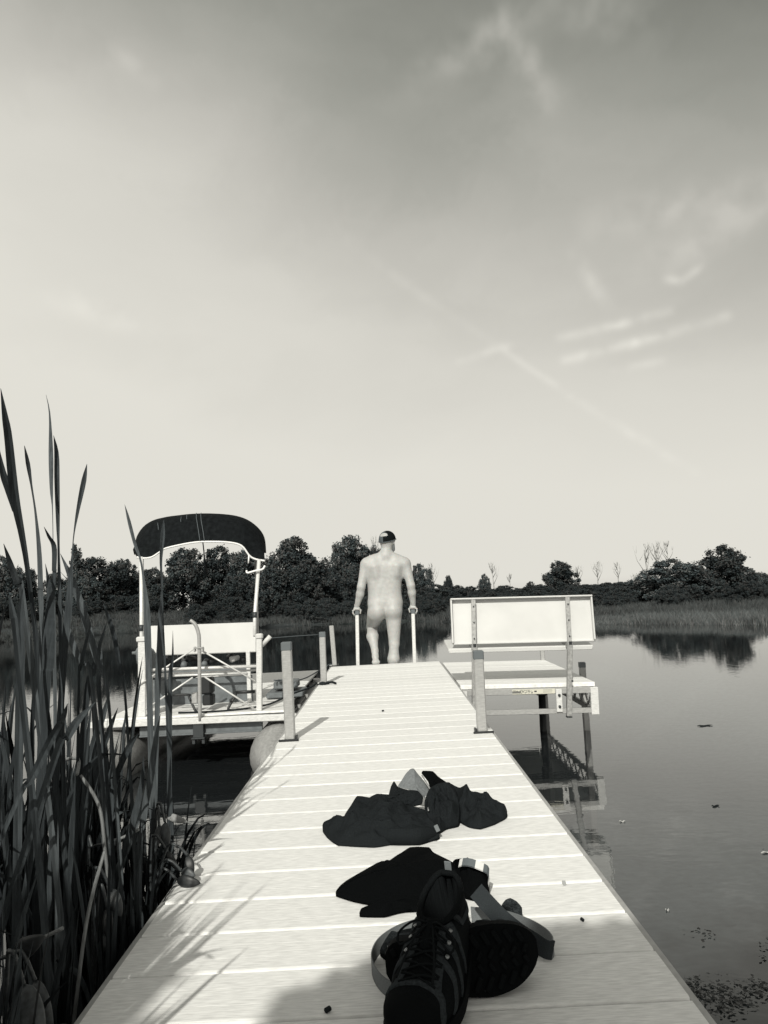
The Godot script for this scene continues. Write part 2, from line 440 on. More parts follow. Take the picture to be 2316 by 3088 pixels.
func cloth_data() -> Dictionary:
	return {
	"hem": [-0.216, 0.02, -2.8, -0.206, 0.035, -2.796, -0.15, 0.04, -2.777, -0.088, 0.05, -2.7, 0.007, 0.05, -2.623, 0.117, 0.05, -2.605, 0.183, 0.03, -2.66, 0.182, 0.01, -2.652, 0.114, 0.004, -2.608, 0.037, 0.004, -2.624, -0.032, 0.004, -2.604, -0.153, 0.004, -2.644, -0.194, 0.006, -2.726],
	"torso": [-0.137, 0.05, -2.806, -0.116, 0.07, -2.852, -0.095, 0.085, -2.918, -0.053, 0.085, -2.891, 0.008, 0.085, -2.836, 0.087, 0.075, -2.796, 0.145, 0.06, -2.788, 0.158, 0.05, -2.721, 0.184, 0.03, -2.675, 0.134, 0.015, -2.629, 0.043, 0.02, -2.657, -0.022, 0.035, -2.663, -0.08, 0.03, -2.704, -0.121, 0.03, -2.774],
	"right_body": [0.146, 0.06, -2.771, 0.146, 0.09, -2.782, 0.17, 0.105, -2.888, 0.208, 0.105, -2.962, 0.252, 0.1, -2.984, 0.272, 0.08, -2.928, 0.27, 0.05, -2.819, 0.259, 0.02, -2.775, 0.217, 0.01, -2.752, 0.185, 0.01, -2.704, 0.161, 0.03, -2.758],
	"right_sleeve": [0.25, 0.09, -3.004, 0.277, 0.085, -2.977, 0.315, 0.07, -2.949, 0.381, 0.06, -2.941, 0.404, 0.05, -2.893, 0.435, 0.045, -2.86, 0.444, 0.02, -2.861, 0.43, 0.005, -2.831, 0.385, 0.004, -2.776, 0.331, 0.004, -2.735, 0.295, 0.004, -2.76, 0.268, 0.01, -2.825, 0.258, 0.04, -2.912],
	"left_collar": [-0.054, 0.073, -2.93, -0.023, 0.081, -2.96, -0.003, 0.067, -2.93, 0.018, 0.072, -2.95, 0.03, 0.097, -2.99, 0.043, 0.114, -3, 0.057, 0.097, -2.98, 0.092, 0.092, -2.95, 0.128, 0.092, -2.93, 0.146, 0.079, -2.89, 0.138, 0.06, -2.86, 0.087, 0.053, -2.86, 0.017, 0.063, -2.87],
	"lining": [0.057, 0.091, -3.01, 0.074, 0.108, -3.04, 0.089, 0.124, -3.06, 0.109, 0.139, -3.07, 0.122, 0.14, -3.07, 0.137, 0.121, -3.06, 0.154, 0.104, -3.04, 0.175, 0.077, -3, 0.167, 0.064, -2.97, 0.154, 0.059, -2.95, 0.128, 0.082, -2.96, 0.098, 0.085, -2.98],
	"right_collar": [0.15, 0.13, -3.03, 0.156, 0.137, -3.04, 0.194, 0.131, -3.05, 0.214, 0.112, -3.04, 0.244, 0.093, -3.02, 0.248, 0.081, -2.99, 0.208, 0.083, -2.97, 0.178, 0.084, -2.95, 0.171, 0.108, -2.99],
	"shorts": [-0.132, 0.008, -2.216, -0.12, 0.025, -2.218, -0.099, 0.03, -2.248, -0.02, 0.05, -2.304, 0.008, 0.055, -2.289, 0.08, 0.07, -2.365, 0.136, 0.075, -2.344, 0.148, 0.07, -2.312, 0.189, 0.065, -2.255, 0.224, 0.055, -2.21, 0.233, 0.03, -2.185, 0.202, 0.01, -2.143, 0.14, 0.006, -2.119, 0.081, 0.005, -2.106, 0.031, 0.006, -2.133, -0.029, 0.006, -2.141, -0.081, 0.005, -2.171],
	"leg_hem": [-0.061, 0.004, -2.074, -0.057, 0.012, -2.093, -0.031, 0.02, -2.095, 0.023, 0.03, -2.103, 0.09, 0.03, -2.105, 0.114, 0.02, -2.086, 0.072, 0.01, -2.09, 0.038, 0.004, -2.081, 0.001, 0.004, -2.063],
	"waist_roll": [0.195, 0.07, -2.226, 0.203, 0.085, -2.206, 0.229, 0.09, -2.194, 0.255, 0.085, -2.155, 0.286, 0.07, -2.17, 0.287, 0.05, -2.168, 0.279, 0.03, -2.144, 0.244, 0.015, -2.135, 0.212, 0.015, -2.161, 0.197, 0.04, -2.208],
	"band": [0.212, 0.098, -2.172, 0.222, 0.105, -2.16, 0.24, 0.108, -2.144, 0.263, 0.1, -2.14, 0.286, 0.085, -2.145, 0.287, 0.06, -2.157, 0.289, 0.045, -2.164],
	"sock_a": [-0.007, 0.015, -1.853, 0.008, 0.05, -1.827, 0.023, 0.075, -1.807, 0.041, 0.07, -1.804, 0.047, 0.04, -1.822, 0.035, 0.02, -1.822, 0.016, 0.004, -1.829, 0, 0.004, -1.846],
	"sock_b": [0.296, 0.04, -2.002, 0.306, 0.055, -1.996, 0.318, 0.058, -1.997, 0.333, 0.05, -1.996, 0.345, 0.035, -1.994, 0.342, 0.012, -1.99, 0.325, 0.005, -1.991, 0.306, 0.015, -2.015],
	}

func tree_data() -> Array:
	var t := []
	t.append([-17.126, -43, 4.076, 1.895, 4])
	t.append([-22.183, -45, 3.982, 2.479, 0])
	t.append([-21.646, -47, 3.309, 1.381, 1])
	t.append([-15.943, -44, 3.54, 3.393, 2])
	t.append([-15.481, -46, 3.492, 2.872, 0])
	t.append([-16.36, -42, 2.844, 2.159, 1])
	t.append([-11.246, -43, 3.802, 3.79, 3])
	t.append([-9.655, -45, 3.941, 3.635, 0])
	t.append([-12.448, -42, 2.72, 2.159, 1])
	t.append([-7.724, -44, 3.573, 3.231, 2])
	t.append([-5.179, -44, 4.214, 4.039, 3])
	t.append([-3.737, -40, 2.747, 3.231, 0])
	t.append([-5.848, -40, 2.325, 2.644, 1])
	t.append([-1.637, -45, 4.104, 3.305, 2])
	t.append([-2.513, -43, 3.021, 2.211, 0])
	t.append([-0.314, -44, 3.169, 3.07, 3])
	t.append([0.767, -41, 1.945, 2.71, 1])
	t.append([2.058, -46, 2.323, 1.757, 0])
	t.append([2.374, -42, 1.036, 2.468, 2])
	t.append([4.598, -56, 1.733, 0.905, 1])
	t.append([5.56, -55, 0.941, 2.424, 2])
	t.append([7.731, -60, 1.727, 1.146, 0])
	t.append([8.673, -56, 0.756, 2.056, 1])
	t.append([10.943, -58, 0.931, 1.278, 3])
	t.append([11.754, -52, 2.225, 2.826, 0])
	t.append([9.312, -54, 0.389, 2.38, 2])
	t.append([12.682, -50, 0.514, 2.203, 1])
	t.append([12.044, -42, 0.52, 2.313, 2])
	t.append([12.039, -38, 0.515, 2.233, 3])
	t.append([11.458, -31, 1.512, 3.074, 0])
	t.append([10.93, -32, 0.755, 1.88, 1])
	t.append([13.773, -31.5, 1.984, 2.776, 3])
	t.append([12.291, -30.5, 1.175, 2.016, 1])
	t.append([15.463, -33, 1.033, 1.939, 0])
	t.append([16.748, -34, 0.631, 1.748, 1])
	t.append([10.792, -54, 0.7, 1.983, 0])
	t.append([7.371, -54, 0.423, 2.38, 3])
	t.append([3.839, -52, 0.665, 2.673, 0])
	t.append([-18.303, -43, 2.79, 1.895, 3])
	t.append([-7.976, -41, 2.094, 2.71, 1])
	t.append([-1.214, -41, 1.751, 2.71, 2])
	return t

func dead_data() -> Array:
	var t := []
	t.append([8.229, -58, 2.563])
	t.append([14.138, -56, 1.886])
	t.append([15.683, -57, 2.216])
	t.append([16.946, -56, 2.013])
	t.append([13.001, -40, 1.007])
	t.append([13.564, -40, 2.542])
	t.append([14.533, -41, 2.725])
	t.append([15.046, -41, 2.65])
	t.append([3.135, -50, 2.437])
	t.append([-0.59, -48, 4.322])
	t.append([9.706, -60, 1.59])
	return t
# ---------- sky, light, camera ----------
func sky_image() -> ImageTexture:
	var w := 1536
	var h := 768
	var data := PackedFloat32Array()
	data.resize(w * h * 3)
	var n1 := FastNoiseLite.new()
	n1.seed = 5
	n1.frequency = 0.035
	n1.fractal_octaves = 5
	n1.domain_warp_enabled = true
	n1.domain_warp_amplitude = 14.0
	n1.domain_warp_frequency = 0.03
	# thin cloud streaks: az, el, az, el (degrees), half width, strength
	var streaks := [[14.0, 17.4, 21.8, 18.1, 0.30, 0.16], [14.2, 15.8, 25.4, 17.1, 0.32, 0.17], [6.4, 16.5, 11.2, 17.5, 0.25, 0.08], [17.6, 14.7, 21.0, 14.9, 0.25, 0.07], [21.6, 20.3, 22.8, 19.9, 0.25, 0.12], [22.8, 19.9, 24.1, 20.6, 0.25, 0.12],
		[10.0, 16.9, 14.4, 13.3, 0.22, 0.11], [14.4, 13.3, 22.5, 7.0, 0.3, 0.05], [-1.5, 25.3, 10.0, 16.9, 0.35, 0.03], [15.6, 22.8, 17.6, 19.0, 0.5, 0.08], [-23.0, 20.8, -17.0, 19.4, 0.9, 0.05], [-18.7, 36.0, -16.0, 34.6, 0.5, 0.07],
		[5.0, 35.2, 13.0, 37.5, 1.3, 0.10], [11.5, 37.2, 14.6, 32.8, 1.2, 0.12], [16.0, 37.8, 21.5, 36.0, 1.6, 0.08], [17.0, 24.6, 28.5, 24.6, 1.2, 0.07], [20.0, 21.0, 30.0, 24.0, 1.3, 0.06]]
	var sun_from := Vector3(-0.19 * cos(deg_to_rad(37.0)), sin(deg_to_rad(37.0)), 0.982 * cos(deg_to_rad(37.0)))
	var at := 0
	var cs := []
	for c in w:
		var az := 360.0 * (c + 0.5) / w
		if az > 180.0:
			az -= 360.0
		cs.append([az, sin(deg_to_rad(az))])
	for r in h:
		var el := 90.0 - 180.0 * (r + 0.5) / h
		var ce := cos(deg_to_rad(el))
		for c in w:
			var az: float = cs[c][0]
			var l := 0.7
			if el > -2.0:
				var s := maxf(el, 0.0) + (27.0 if az < 0.0 else 12.0) * float(cs[c][1]) * minf(1.0, ce * 1.15) * smoothstep(-6.0, 22.0, el)
				var inside := absf(az) < 60.0 and el < 60.0
				if inside:
					s += 4.5 * n1.get_noise_2d(az * 0.8 + el * 0.5, el * 1.6 - az * 0.35) * smoothstep(0.0, 15.0, el)
				else:
					s += 4.5 * n1.get_noise_2d(az * 0.8 + el * 0.5, el * 1.6 - az * 0.35) * ce * smoothstep(0.0, 15.0, el)
				if s < 8.0:
					l = 0.735 - 0.0 * s
				elif s < 18.0:
					l = lerpf(0.735, 0.645, (s - 8.0) / 10.0)
				elif s < 30.0:
					l = lerpf(0.645, 0.43, (s - 18.0) / 12.0)
				elif s < 42.0:
					l = lerpf(0.43, 0.215, (s - 30.0) / 12.0)
				else:
					l = lerpf(0.215, 0.20, minf(1.0, (s - 42.0) / 20.0))
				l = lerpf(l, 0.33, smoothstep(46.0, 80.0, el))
				# the hazy brightness round the sun
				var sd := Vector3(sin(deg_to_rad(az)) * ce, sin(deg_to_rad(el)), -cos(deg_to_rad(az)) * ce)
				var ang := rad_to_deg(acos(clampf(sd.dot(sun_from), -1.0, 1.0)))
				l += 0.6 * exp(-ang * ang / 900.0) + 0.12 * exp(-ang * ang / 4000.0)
				if absf(az) < 40.0 and el > 4.0 and el < 45.0:
					for k in streaks:
						var a := Vector2(k[0], k[1])
						var b := Vector2(k[2], k[3])
						var p := Vector2(az, el)
						var t := clampf((p - a).dot(b - a) / (b - a).length_squared(), 0.0, 1.0)
						var d := (p - a - (b - a) * t).length()
						var kw: float = k[4]
						if d < kw * 3.0:
							var nn := n1.get_noise_2d(az * 9.0 + 50.0, el * 9.0)
							l += float(k[5]) * exp(-d * d / (kw * kw)) * clampf(0.75 + 1.3 * nn, 0.0, 1.3) * (0.35 + 0.65 * sin(PI * clampf(t, 0.06, 0.94)))
			var cool := smoothstep(0.2, 0.55, l)
			data[at] = l * lerpf(0.985, 1.025, cool)
			data[at + 1] = l * 1.0
			data[at + 2] = l * lerpf(0.885, 0.91, cool)
			at += 3
	var im := Image.create_from_data(w, h, false, Image.FORMAT_RGBF, data.to_byte_array())
	return ImageTexture.create_from_image(im)

func _ready() -> void:
	rng.seed = 11
	# camera
	var cam := Camera3D.new()
	cam.name = "camera"
	cam.fov = 67.31
	cam.near = 0.05
	cam.far = 4000.0
	cam.transform = Transform3D(Basis(Vector3(0.99870, -0.05097, -0.00216), Vector3(0.05098, 0.99360, 0.10089), Vector3(-0.00299, -0.10087, 0.99489)), Vector3(0.0483, 0.8344, 0.0))
	add_child(cam)
	# sky
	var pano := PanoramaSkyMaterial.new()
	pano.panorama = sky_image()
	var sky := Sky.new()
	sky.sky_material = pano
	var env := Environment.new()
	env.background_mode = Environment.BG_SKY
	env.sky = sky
	env.tonemap_mode = Environment.TONE_MAPPER_LINEAR
	env.tonemap_exposure = 1.0
	env.sdfgi_enabled = true
	env.ssao_enabled = true
	env.ssil_enabled = true
	var we := WorldEnvironment.new()
	we.name = "environment"
	we.environment = env
	add_child(we)
	# sun: behind the camera and to its left
	var sun := DirectionalLight3D.new()
	sun.name = "sun"
	sun.light_energy = 1.28
	sun.light_color = Color(1.0, 0.99, 0.95)
	sun.light_angular_distance = 0.5
	sun.shadow_enabled = true
	var el := deg_to_rad(37.0)
	sun.basis = Basis.looking_at(Vector3(0.19 * cos(el), -sin(el), -0.982 * cos(el)))
	add_child(sun)

	materials()
	build_ground()
	build_water()
	build_dock()
	build_platform()
	build_posts()
	build_trees()
	build_bank_plants()
	build_bench()
	build_boat()
	build_ladder()
	build_person()
	build_clothes()
	build_shoes()
	build_cattails()
	build_pods()
	build_litter()

func materials() -> void:
	var grain := noise_tex(0.02, 0.86, 1.0, 5, 512, 3)
	var blotch := noise_tex(0.012, 0.8, 1.0, 5, 512, 9)
	M.plank = textured(0.91, 0.62, noise_tex(0.018, 0.935, 1.0, 6, 1024, 3), Vector3(0.9, 1, 6.0))
	M.plank.detail_enabled = true
	M.plank.detail_albedo = noise_tex(0.02, 0.85, 1.0, 6, 1024, 21)
	M.plank.detail_blend_mode = BaseMaterial3D.BLEND_MODE_MUL
	M.plank.normal_enabled = true
	M.plank.normal_texture = noise_tex(0.03, 0, 1, 5, 512, 4, 3.0)
	M.plank.normal_scale = 0.06
	M.plank_b = M.plank.duplicate()
	M.plank_b.albedo_color = tone(0.86)
	M.plank_b.uv1_offset = Vector3(0.37, 0, 0.21)
	M.plank_c = M.plank.duplicate()
	M.plank_c.albedo_color = tone(0.90)
	M.plank_c.uv1_offset = Vector3(0.71, 0, 0.55)
	M.alu = textured(0.40, 0.45, grain, Vector3(2, 9, 2), 0.15)
	M.alu_bright = textured(0.72, 0.4, grain, Vector3(2, 6, 2), 0.1)
	M.galv = textured(0.42, 0.5, noise_tex(0.02, 0.72, 1.0, 5, 512, 14), Vector3(3, 3, 3), 0.2)
	M.cap = mat(0.11, 0.6)
	M.black = mat(0.012, 0.5)
	M.dark_metal = mat(0.03, 0.5)
	M.white = textured(0.60, 0.5, blotch, Vector3(0.7, 0.7, 0.7))
	M.white.albedo_texture = noise_tex(0.012, 0.93, 1.0, 4, 256, 8)
	M.canvas = textured(0.016, 0.85, noise_tex(0.02, 0.6, 1.0, 5, 512, 12), Vector3(2, 2, 2))
	M.cord = mat(0.75, 0.7)
	M.rope = mat(0.11, 0.9)
	M.dark_rope = mat(0.02, 0.9)
	M.underside = mat(0.02, 0.9)  # dark tone of the sheet added to deepen shade below the boat deck
	M.grey_panel = textured(0.16, 0.6, blotch, Vector3(2, 2, 2))
	M.bark = textured(0.05, 0.9, blotch, Vector3(2, 2, 2))
	M.dead_bark = textured(0.45, 0.9, blotch, Vector3(2, 2, 2))
	M.skin = textured(0.41, 0.55, noise_tex(0.015, 0.9, 1.0, 5, 256, 31), Vector3(4, 4, 4))
	M.skin.subsurf_scatter_enabled = true
	M.skin.subsurf_scatter_strength = 0.1
	M.cloth = textured(0.024, 0.95, noise_tex(0.05, 0.6, 1.0, 4, 512, 17), Vector3(9, 9, 9))
	M.cloth_black = textured(0.005, 0.95, noise_tex(0.05, 0.6, 1.0, 4, 512, 18), Vector3(9, 9, 9))
	M.lining = textured(0.2, 0.9, noise_tex(0.03, 0.75, 1.0, 4, 256, 19), Vector3(9, 9, 9))

# ---------- the lake and its shores ----------
func shore(az: float) -> float:
	var tab := [[-180.0, 45.0], [-90.0, 45.0], [-50.0, 37.0], [-27.0, 36.0], [-20.0, 38.0], [-8.0, 35.0], [0.0, 33.5], [5.0, 31.0], [10.0, 27.5], [15.0, 25.5], [27.0, 23.0], [45.0, 24.0], [90.0, 45.0], [180.0, 45.0]]
	for i in tab.size() - 1:
		if az <= tab[i + 1][0]:
			var t := smoothstep(tab[i][0], tab[i + 1][0], az)
			return lerpf(tab[i][1], tab[i + 1][1], t)
	return 45.0

var ground_noise := FastNoiseLite.new()
func into_water(x: float, z: float) -> float:
	# metres of water to the nearest shore; negative on land
	var r := sqrt(x * x + z * z)
	var az := rad_to_deg(atan2(x, -z))
	return minf(1.2 - z + 0.25 * sin(x * 1.3) + 0.06 * absf(x), shore(az) - r + 0.5 * sin(az * 0.9) + 0.3 * sin(az * 2.3))

func ground_height(x: float, z: float) -> float:
	var d := into_water(x, z)
	var n := ground_noise.get_noise_2d(x * 3.0, z * 3.0)
	if d > 0.0:
		return WATER - minf(d * 0.12, 2.4) + n * 0.05 * minf(d, 1.0)
	var b := -d
	var az := rad_to_deg(atan2(x, -z))
	var rise := lerpf(0.65, 0.0, smoothstep(-19.0, -9.0, az))
	return WATER + minf(b * 0.2, 0.16 + 0.45 * rise) + minf(maxf(b - 1.5, 0.0) * (0.012 + 0.10 * rise), 0.2 + 0.5 * rise) - maxf(0.0, b - 16.0) * 0.013 + n * 0.06 * minf(b, 1.0)

func build_ground() -> void:
	ground_noise.seed = 2
	ground_noise.frequency = 0.2
	ground_noise.fractal_octaves = 4
	var radii := []
	var r := 0.4
	while r < 10.0:
		radii.append(r); r += 0.4
	while r < 60.0:
		radii.append(r); r += 1.2
	radii.append_array([65.0, 80.0, 120.0, 250.0, 600.0, 1500.0, 3000.0])
	var seg := 180
	var v := PackedVector3Array()
	var col := PackedColorArray()
	var idx := PackedInt32Array()
	v.append(Vector3(0, ground_height(0, 0), 0))
	col.append(Color(0.1, 0.1, 0.1))
	for q in radii:
		for k in seg:
			var a := TAU * k / seg
			var x: float = q * sin(a)
			var z: float = -q * cos(a)
			v.append(Vector3(x, ground_height(x, z), z))
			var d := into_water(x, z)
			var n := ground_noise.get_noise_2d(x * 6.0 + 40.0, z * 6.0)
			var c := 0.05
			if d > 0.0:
				c = clampf(0.5 + 0.12 * n, 0.04, 0.7) * lerpf(1.0, 0.06, smoothstep(8.0, 15.0, d)) * lerpf(0.08, 1.0, smoothstep(4.6, 7.0, d + n * 1.2)) * lerpf(0.05, 1.0, smoothstep(-0.6, 0.9, x + n * 0.3))  # shade near shore and boat, brightness at right, painted into bed colour
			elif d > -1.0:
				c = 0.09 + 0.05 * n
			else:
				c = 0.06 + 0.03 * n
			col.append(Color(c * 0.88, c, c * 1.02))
	for k in seg:
		idx.append_array([0, 1 + k, 1 + (k + 1) % seg])
	for i in radii.size() - 1:
		for k in seg:
			var a := 1 + i * seg + k
			var b := 1 + i * seg + (k + 1) % seg
			idx.append_array([a, a + seg, b, b, a + seg, b + seg])
	# lie the right way up
	for i in range(0, idx.size(), 3):
		if (v[idx[i + 2]] - v[idx[i]]).cross(v[idx[i + 1]] - v[idx[i]]).y < 0.0:
			var w := idx[i]
			idx[i] = idx[i + 1]
			idx[i + 1] = w
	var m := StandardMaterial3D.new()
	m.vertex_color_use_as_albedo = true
	m.roughness = 0.95
	m.metallic_specular = 0.15
	m.albedo_texture = noise_tex(0.02, 0.75, 1.0, 5, 512, 41)
	m.uv1_triplanar = true
	m.uv1_world_triplanar = true
	m.uv1_scale = Vector3(0.8, 0.8, 0.8)
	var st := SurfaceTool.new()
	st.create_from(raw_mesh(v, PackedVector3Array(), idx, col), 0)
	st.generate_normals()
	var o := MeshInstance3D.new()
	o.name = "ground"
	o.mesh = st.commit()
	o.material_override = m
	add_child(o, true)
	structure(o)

func build_water() -> void:
	var m := mat(0.02, 0.02)
	m.transparency = BaseMaterial3D.TRANSPARENCY_ALPHA
	var c := tone(0.02)
	c.a = 0.66
	m.albedo_color = c
	m.metallic_specular = 0.707
	m.normal_enabled = true
	m.normal_texture = noise_tex(0.022, 0, 1, 4, 1024, 55, 4.0)
	m.normal_scale = 0.034
	m.uv1_triplanar = true
	m.uv1_world_triplanar = true
	m.uv1_scale = Vector3(0.16, 0.16, 0.42)
	var st := begin(true)
	var radii := [0.0, 4.0, 10.0, 20.0, 40.0, 56.0]
	var seg := 72
	for i in radii.size() - 1:
		for k in seg:
			var a := TAU * k / seg
			var b := TAU * (k + 1) / seg
			var p := [Vector3(sin(a) * radii[i], WATER, cos(a) * radii[i]), Vector3(sin(b) * radii[i], WATER, cos(b) * radii[i]), Vector3(sin(b) * radii[i + 1], WATER, cos(b) * radii[i + 1]), Vector3(sin(a) * radii[i + 1], WATER, cos(a) * radii[i + 1])]
			quad(st, p[0], p[1], p[2], p[3], Vector3(0, -50, 0))
	structure(put(st, "lake_water", m))

# ---------- dock ----------
func plank_mesh(len: float, depth: float) -> ArrayMesh:
	# section across the board (z towards the camera, y up): flat top, rolled near lip, a shallow groove at the back
	var z0 := -depth * 0.5
	var z1 := depth * 0.5
	var prof := [[z0 + 0.003, -0.034], [z0 + 0.003, -0.004], [z0 + 0.007, 0.0], [-depth * 0.16, 0.0], [-depth * 0.16 + 0.003, -0.0004], [-depth * 0.16 + 0.006, 0.0], [depth * 0.17, 0.0], [depth * 0.17 + 0.003, -0.0004], [depth * 0.17 + 0.006, 0.0],
		[z1 - 0.020, 0.0], [z1 - 0.017, 0.0006], [z1 - 0.011, 0.0003], [z1 - 0.006, -0.0016], [z1 - 0.004, -0.006], [z1 - 0.004, -0.034]]
	var st := begin(false)
	var cen := Vector3(0, -0.017, 0)
	var n := prof.size()
	var h := len * 0.5
	for i in n:
		var a: Array = prof[i]
		var b: Array = prof[(i + 1) % n]
		var na := Vector3(h, a[1], a[0])
		var nb := Vector3(h, b[1], b[0])
		st.set_smooth_group(-1)
		var mid := Vector3(0, -0.6, clampf((a[0] + b[0]) * 0.5, z0 + 0.03, z1 - 0.03)) if i < n - 1 else Vector3(0, 1, 0)
		quad(st, na, nb, Vector3(-h, b[1], b[0]), Vector3(-h, a[1], a[0]), mid)
		for s in [-1.0, 1.0]:
			tri(st, Vector3(s * h, a[1], a[0]), Vector3(s * h, b[1], b[0]), Vector3(s * h, -0.02, 0), cen)
	st.generate_normals()
	return st.commit()

func planks(parent: Node3D, x0: float, x1: float, z_near: float, z_far: float, pitch: float) -> void:
	var pm := plank_mesh(x1 - x0, pitch)
	var kinds := [M.plank, M.plank_b, M.plank_c]
	var z := z_near - pitch * 0.5
	while z > z_far:
		var o := MeshInstance3D.new()
		o.name = "plank"
		o.mesh = pm
		o.material_override = kinds[rng.randi() % 3]
		o.position = Vector3((x0 + x1) * 0.5, rng.randf_range(-0.0008, 0.0008), z)
		o.rotation.y = rng.randf_range(-0.0008, 0.0008)
		parent.add_child(o, true)
		z -= pitch

func build_dock() -> void:
	var d := thing("dock", "long pale board dock running straight out over the lake", "dock")
	var pitch := 0.2071
	# a joint falls at z = -1.613
	planks(d, -DOCK_HALF, DOCK_HALF, -1.613 + pitch * 14.0, DOCK_END, pitch)
	for s in [-1, 1]:
		var st := begin()
		bar(st, Vector3(s * (DOCK_HALF + 0.009), -0.055, 1.28), Vector3(s * (DOCK_HALF + 0.009), -0.055, DOCK_END - 0.02), 0.018, 0.10, 0.002, Vector3(1, 0, 0))
		put(st, "side_rail", M.alu, d)
		st = begin()
		bar(st, Vector3(s * 0.5, -0.075, 1.2), Vector3(s * 0.5, -0.075, DOCK_END + 0.02), 0.04, 0.07, 0.002)
		put(st, "stringer", M.galv, d)
	for z in [-0.2, -2.35, -4.5, -6.95, -8.82]:
		var st := begin()
		rbox(st, Vector3(0, -0.14, z), Vector3(1.2, 0.05, 0.05))
		put(st, "cross_beam", M.galv, d)
	var st2 := begin()
	rbox(st2, Vector3(0, -0.055, DOCK_END - 0.022), Vector3(1.2, 0.1, 0.018))
	put(st2, "end_rail", M.alu, d)

func build_platform() -> void:
	var d := thing("dock_platform", "small square board platform joined to the right side of the dock end", "platform")
	var x0 := 0.638
	var x1 := 1.775
	var zn := -6.62
	d.rotation.z = -0.025
	d.position.y = 0.0155
	planks(d, x0, x1, zn, -8.62, 0.2071)
	# trussed frame on the near face: two rails and an end plate
	var st := begin()
	rbox(st, Vector3((x0 + x1) * 0.5 - 0.01, -0.062, zn + 0.012), Vector3(x1 - x0 - 0.02, 0.05, 0.03))
	put(st, "upper_rail", M.alu, d)
	st = begin()
	rbox(st, Vector3((x0 + x1) * 0.5 - 0.01, -0.23, zn + 0.012), Vector3(x1 - x0 - 0.02, 0.042, 0.03))
	put(st, "lower_rail", M.alu, d)
	st = begin()
	rbox(st, Vector3(x1 - 0.015, -0.152, zn + 0.0145), Vector3(0.065, 0.225, 0.042))
	put(st, "end_plate", M.alu_bright, d)
	for x in [0.665, 1.46]:
		st = begin()
		rbox(st, Vector3(x, -0.14, zn + 0.036), Vector3(0.05, 0.19, 0.012))
		var br := put(st, "bracket", M.alu_bright, d)
		for y in [-0.095, -0.188]:
			st = begin(true)
			tube(st, [Vector3(x, y, zn + 0.04), Vector3(x, y, zn + 0.056)], [0.011], 10)
			put(st, "bolt", M.dark_metal, br)
	# side trusses running back under the platform
	for x in [x0 + 0.02, x1 - 0.02]:
		st = begin()
		bar(st, Vector3(x, -0.062, zn - 0.01), Vector3(x, -0.062, -8.6), 0.03, 0.05)
		bar(st, Vector3(x, -0.23, zn - 0.01), Vector3(x, -0.23, -8.6), 0.03, 0.042)
		for k in 8:
			var a := zn - 0.05 - k * 0.24
			tube(st, [Vector3(x, -0.083, a), Vector3(x, -0.21, a - 0.12), Vector3(x, -0.083, a - 0.24)], [0.008], 6)
		put(st, "truss", M.galv, d)
	st = begin(true)
	tube(st, [Vector3(x0 + 0.03, -0.115, zn - 0.75), Vector3(x1 - 0.03, -0.115, zn - 0.75)], [0.02], 10)
	put(st, "cross_pipe", M.dark_metal, d)
	# underside centre leg with foot clamp
	st = begin(true)
	tube(st, [Vector3(1.47, -0.1, zn - 0.75), Vector3(1.475, -1.9, zn - 0.75)], [0.034], 12)
	tube(st, [Vector3(1.47, -0.1, zn - 0.75), Vector3(1.47, -0.2, zn - 0.75)], [0.05], 12)
	put(st, "support_leg", M.black, d)  # leg coloured black for the shade it stands in under the platform
	st = begin()
	rbox(st, Vector3(1.7, -0.055, -8.64), Vector3(0.1, 0.09, 0.02))
	bar(st, Vector3(x0, -0.055, -8.632), Vector3(1.64, -0.055, -8.632), 0.02, 0.09)
	put(st, "far_rail", M.alu, d)
	# printed sticker on the upper rail
	var im := Image.create(128, 24, false, Image.FORMAT_RGB8)
	im.fill(Color(0.78, 0.77, 0.72))
	var rr := RandomNumberGenerator.new()
	rr.seed = 8
	for k in 70:
		var x := rr.randi_range(2, 58)
		im.fill_rect(Rect2i(x, rr.randi_range(3, 18), rr.randi_range(2, 5), rr.randi_range(1, 3)), Color(0.42, 0.42, 0.4))
	im.fill_rect(Rect2i(0, 9, 26, 11), Color(0.4, 0.4, 0.39))
	im.fill_rect(Rect2i(66, 8, 7, 7), Color(0.15, 0.16, 0.17))
	for k in 3:
		im.fill_rect(Rect2i(92, 4 + k * 6, rr.randi_range(18, 30), 2), Color(0.5, 0.5, 0.48))
	var sm := StandardMaterial3D.new()
	sm.albedo_texture = ImageTexture.create_from_image(im)
	sm.roughness = 0.5
	var q := QuadMesh.new()
	q.size = Vector2(0.36, 0.04)
	var o := MeshInstance3D.new()
	o.name = "printed_sticker"
	o.mesh = q
	o.material_override = sm
	o.position = Vector3(1.25, -0.062, zn + 0.0295)
	d.add_child(o, true)

func make_post(label: String, at: Vector3, top: float, lean: Vector2, w: float, bottom := -2.0, capped := true, grp := "square mooring posts along the dock") -> Node3D:
	var t := thing("dock_post", label, "post", at, grp)
	var st := begin()
	var tip := Vector3(lean.x * top, top, lean.y * top)
	var foot := Vector3(lean.x * bottom, bottom, lean.y * bottom)
	bar(st, foot, tip, w, w, 0.006)
	put(st, "shaft", M.alu, t)
	if capped:
		st = begin()
		bar(st, tip - (tip - foot).normalized() * 0.045, tip + (tip - foot).normalized() * 0.006, w + 0.004, w + 0.004, 0.005)
		put(st, "cap", M.cap, t)
	return t

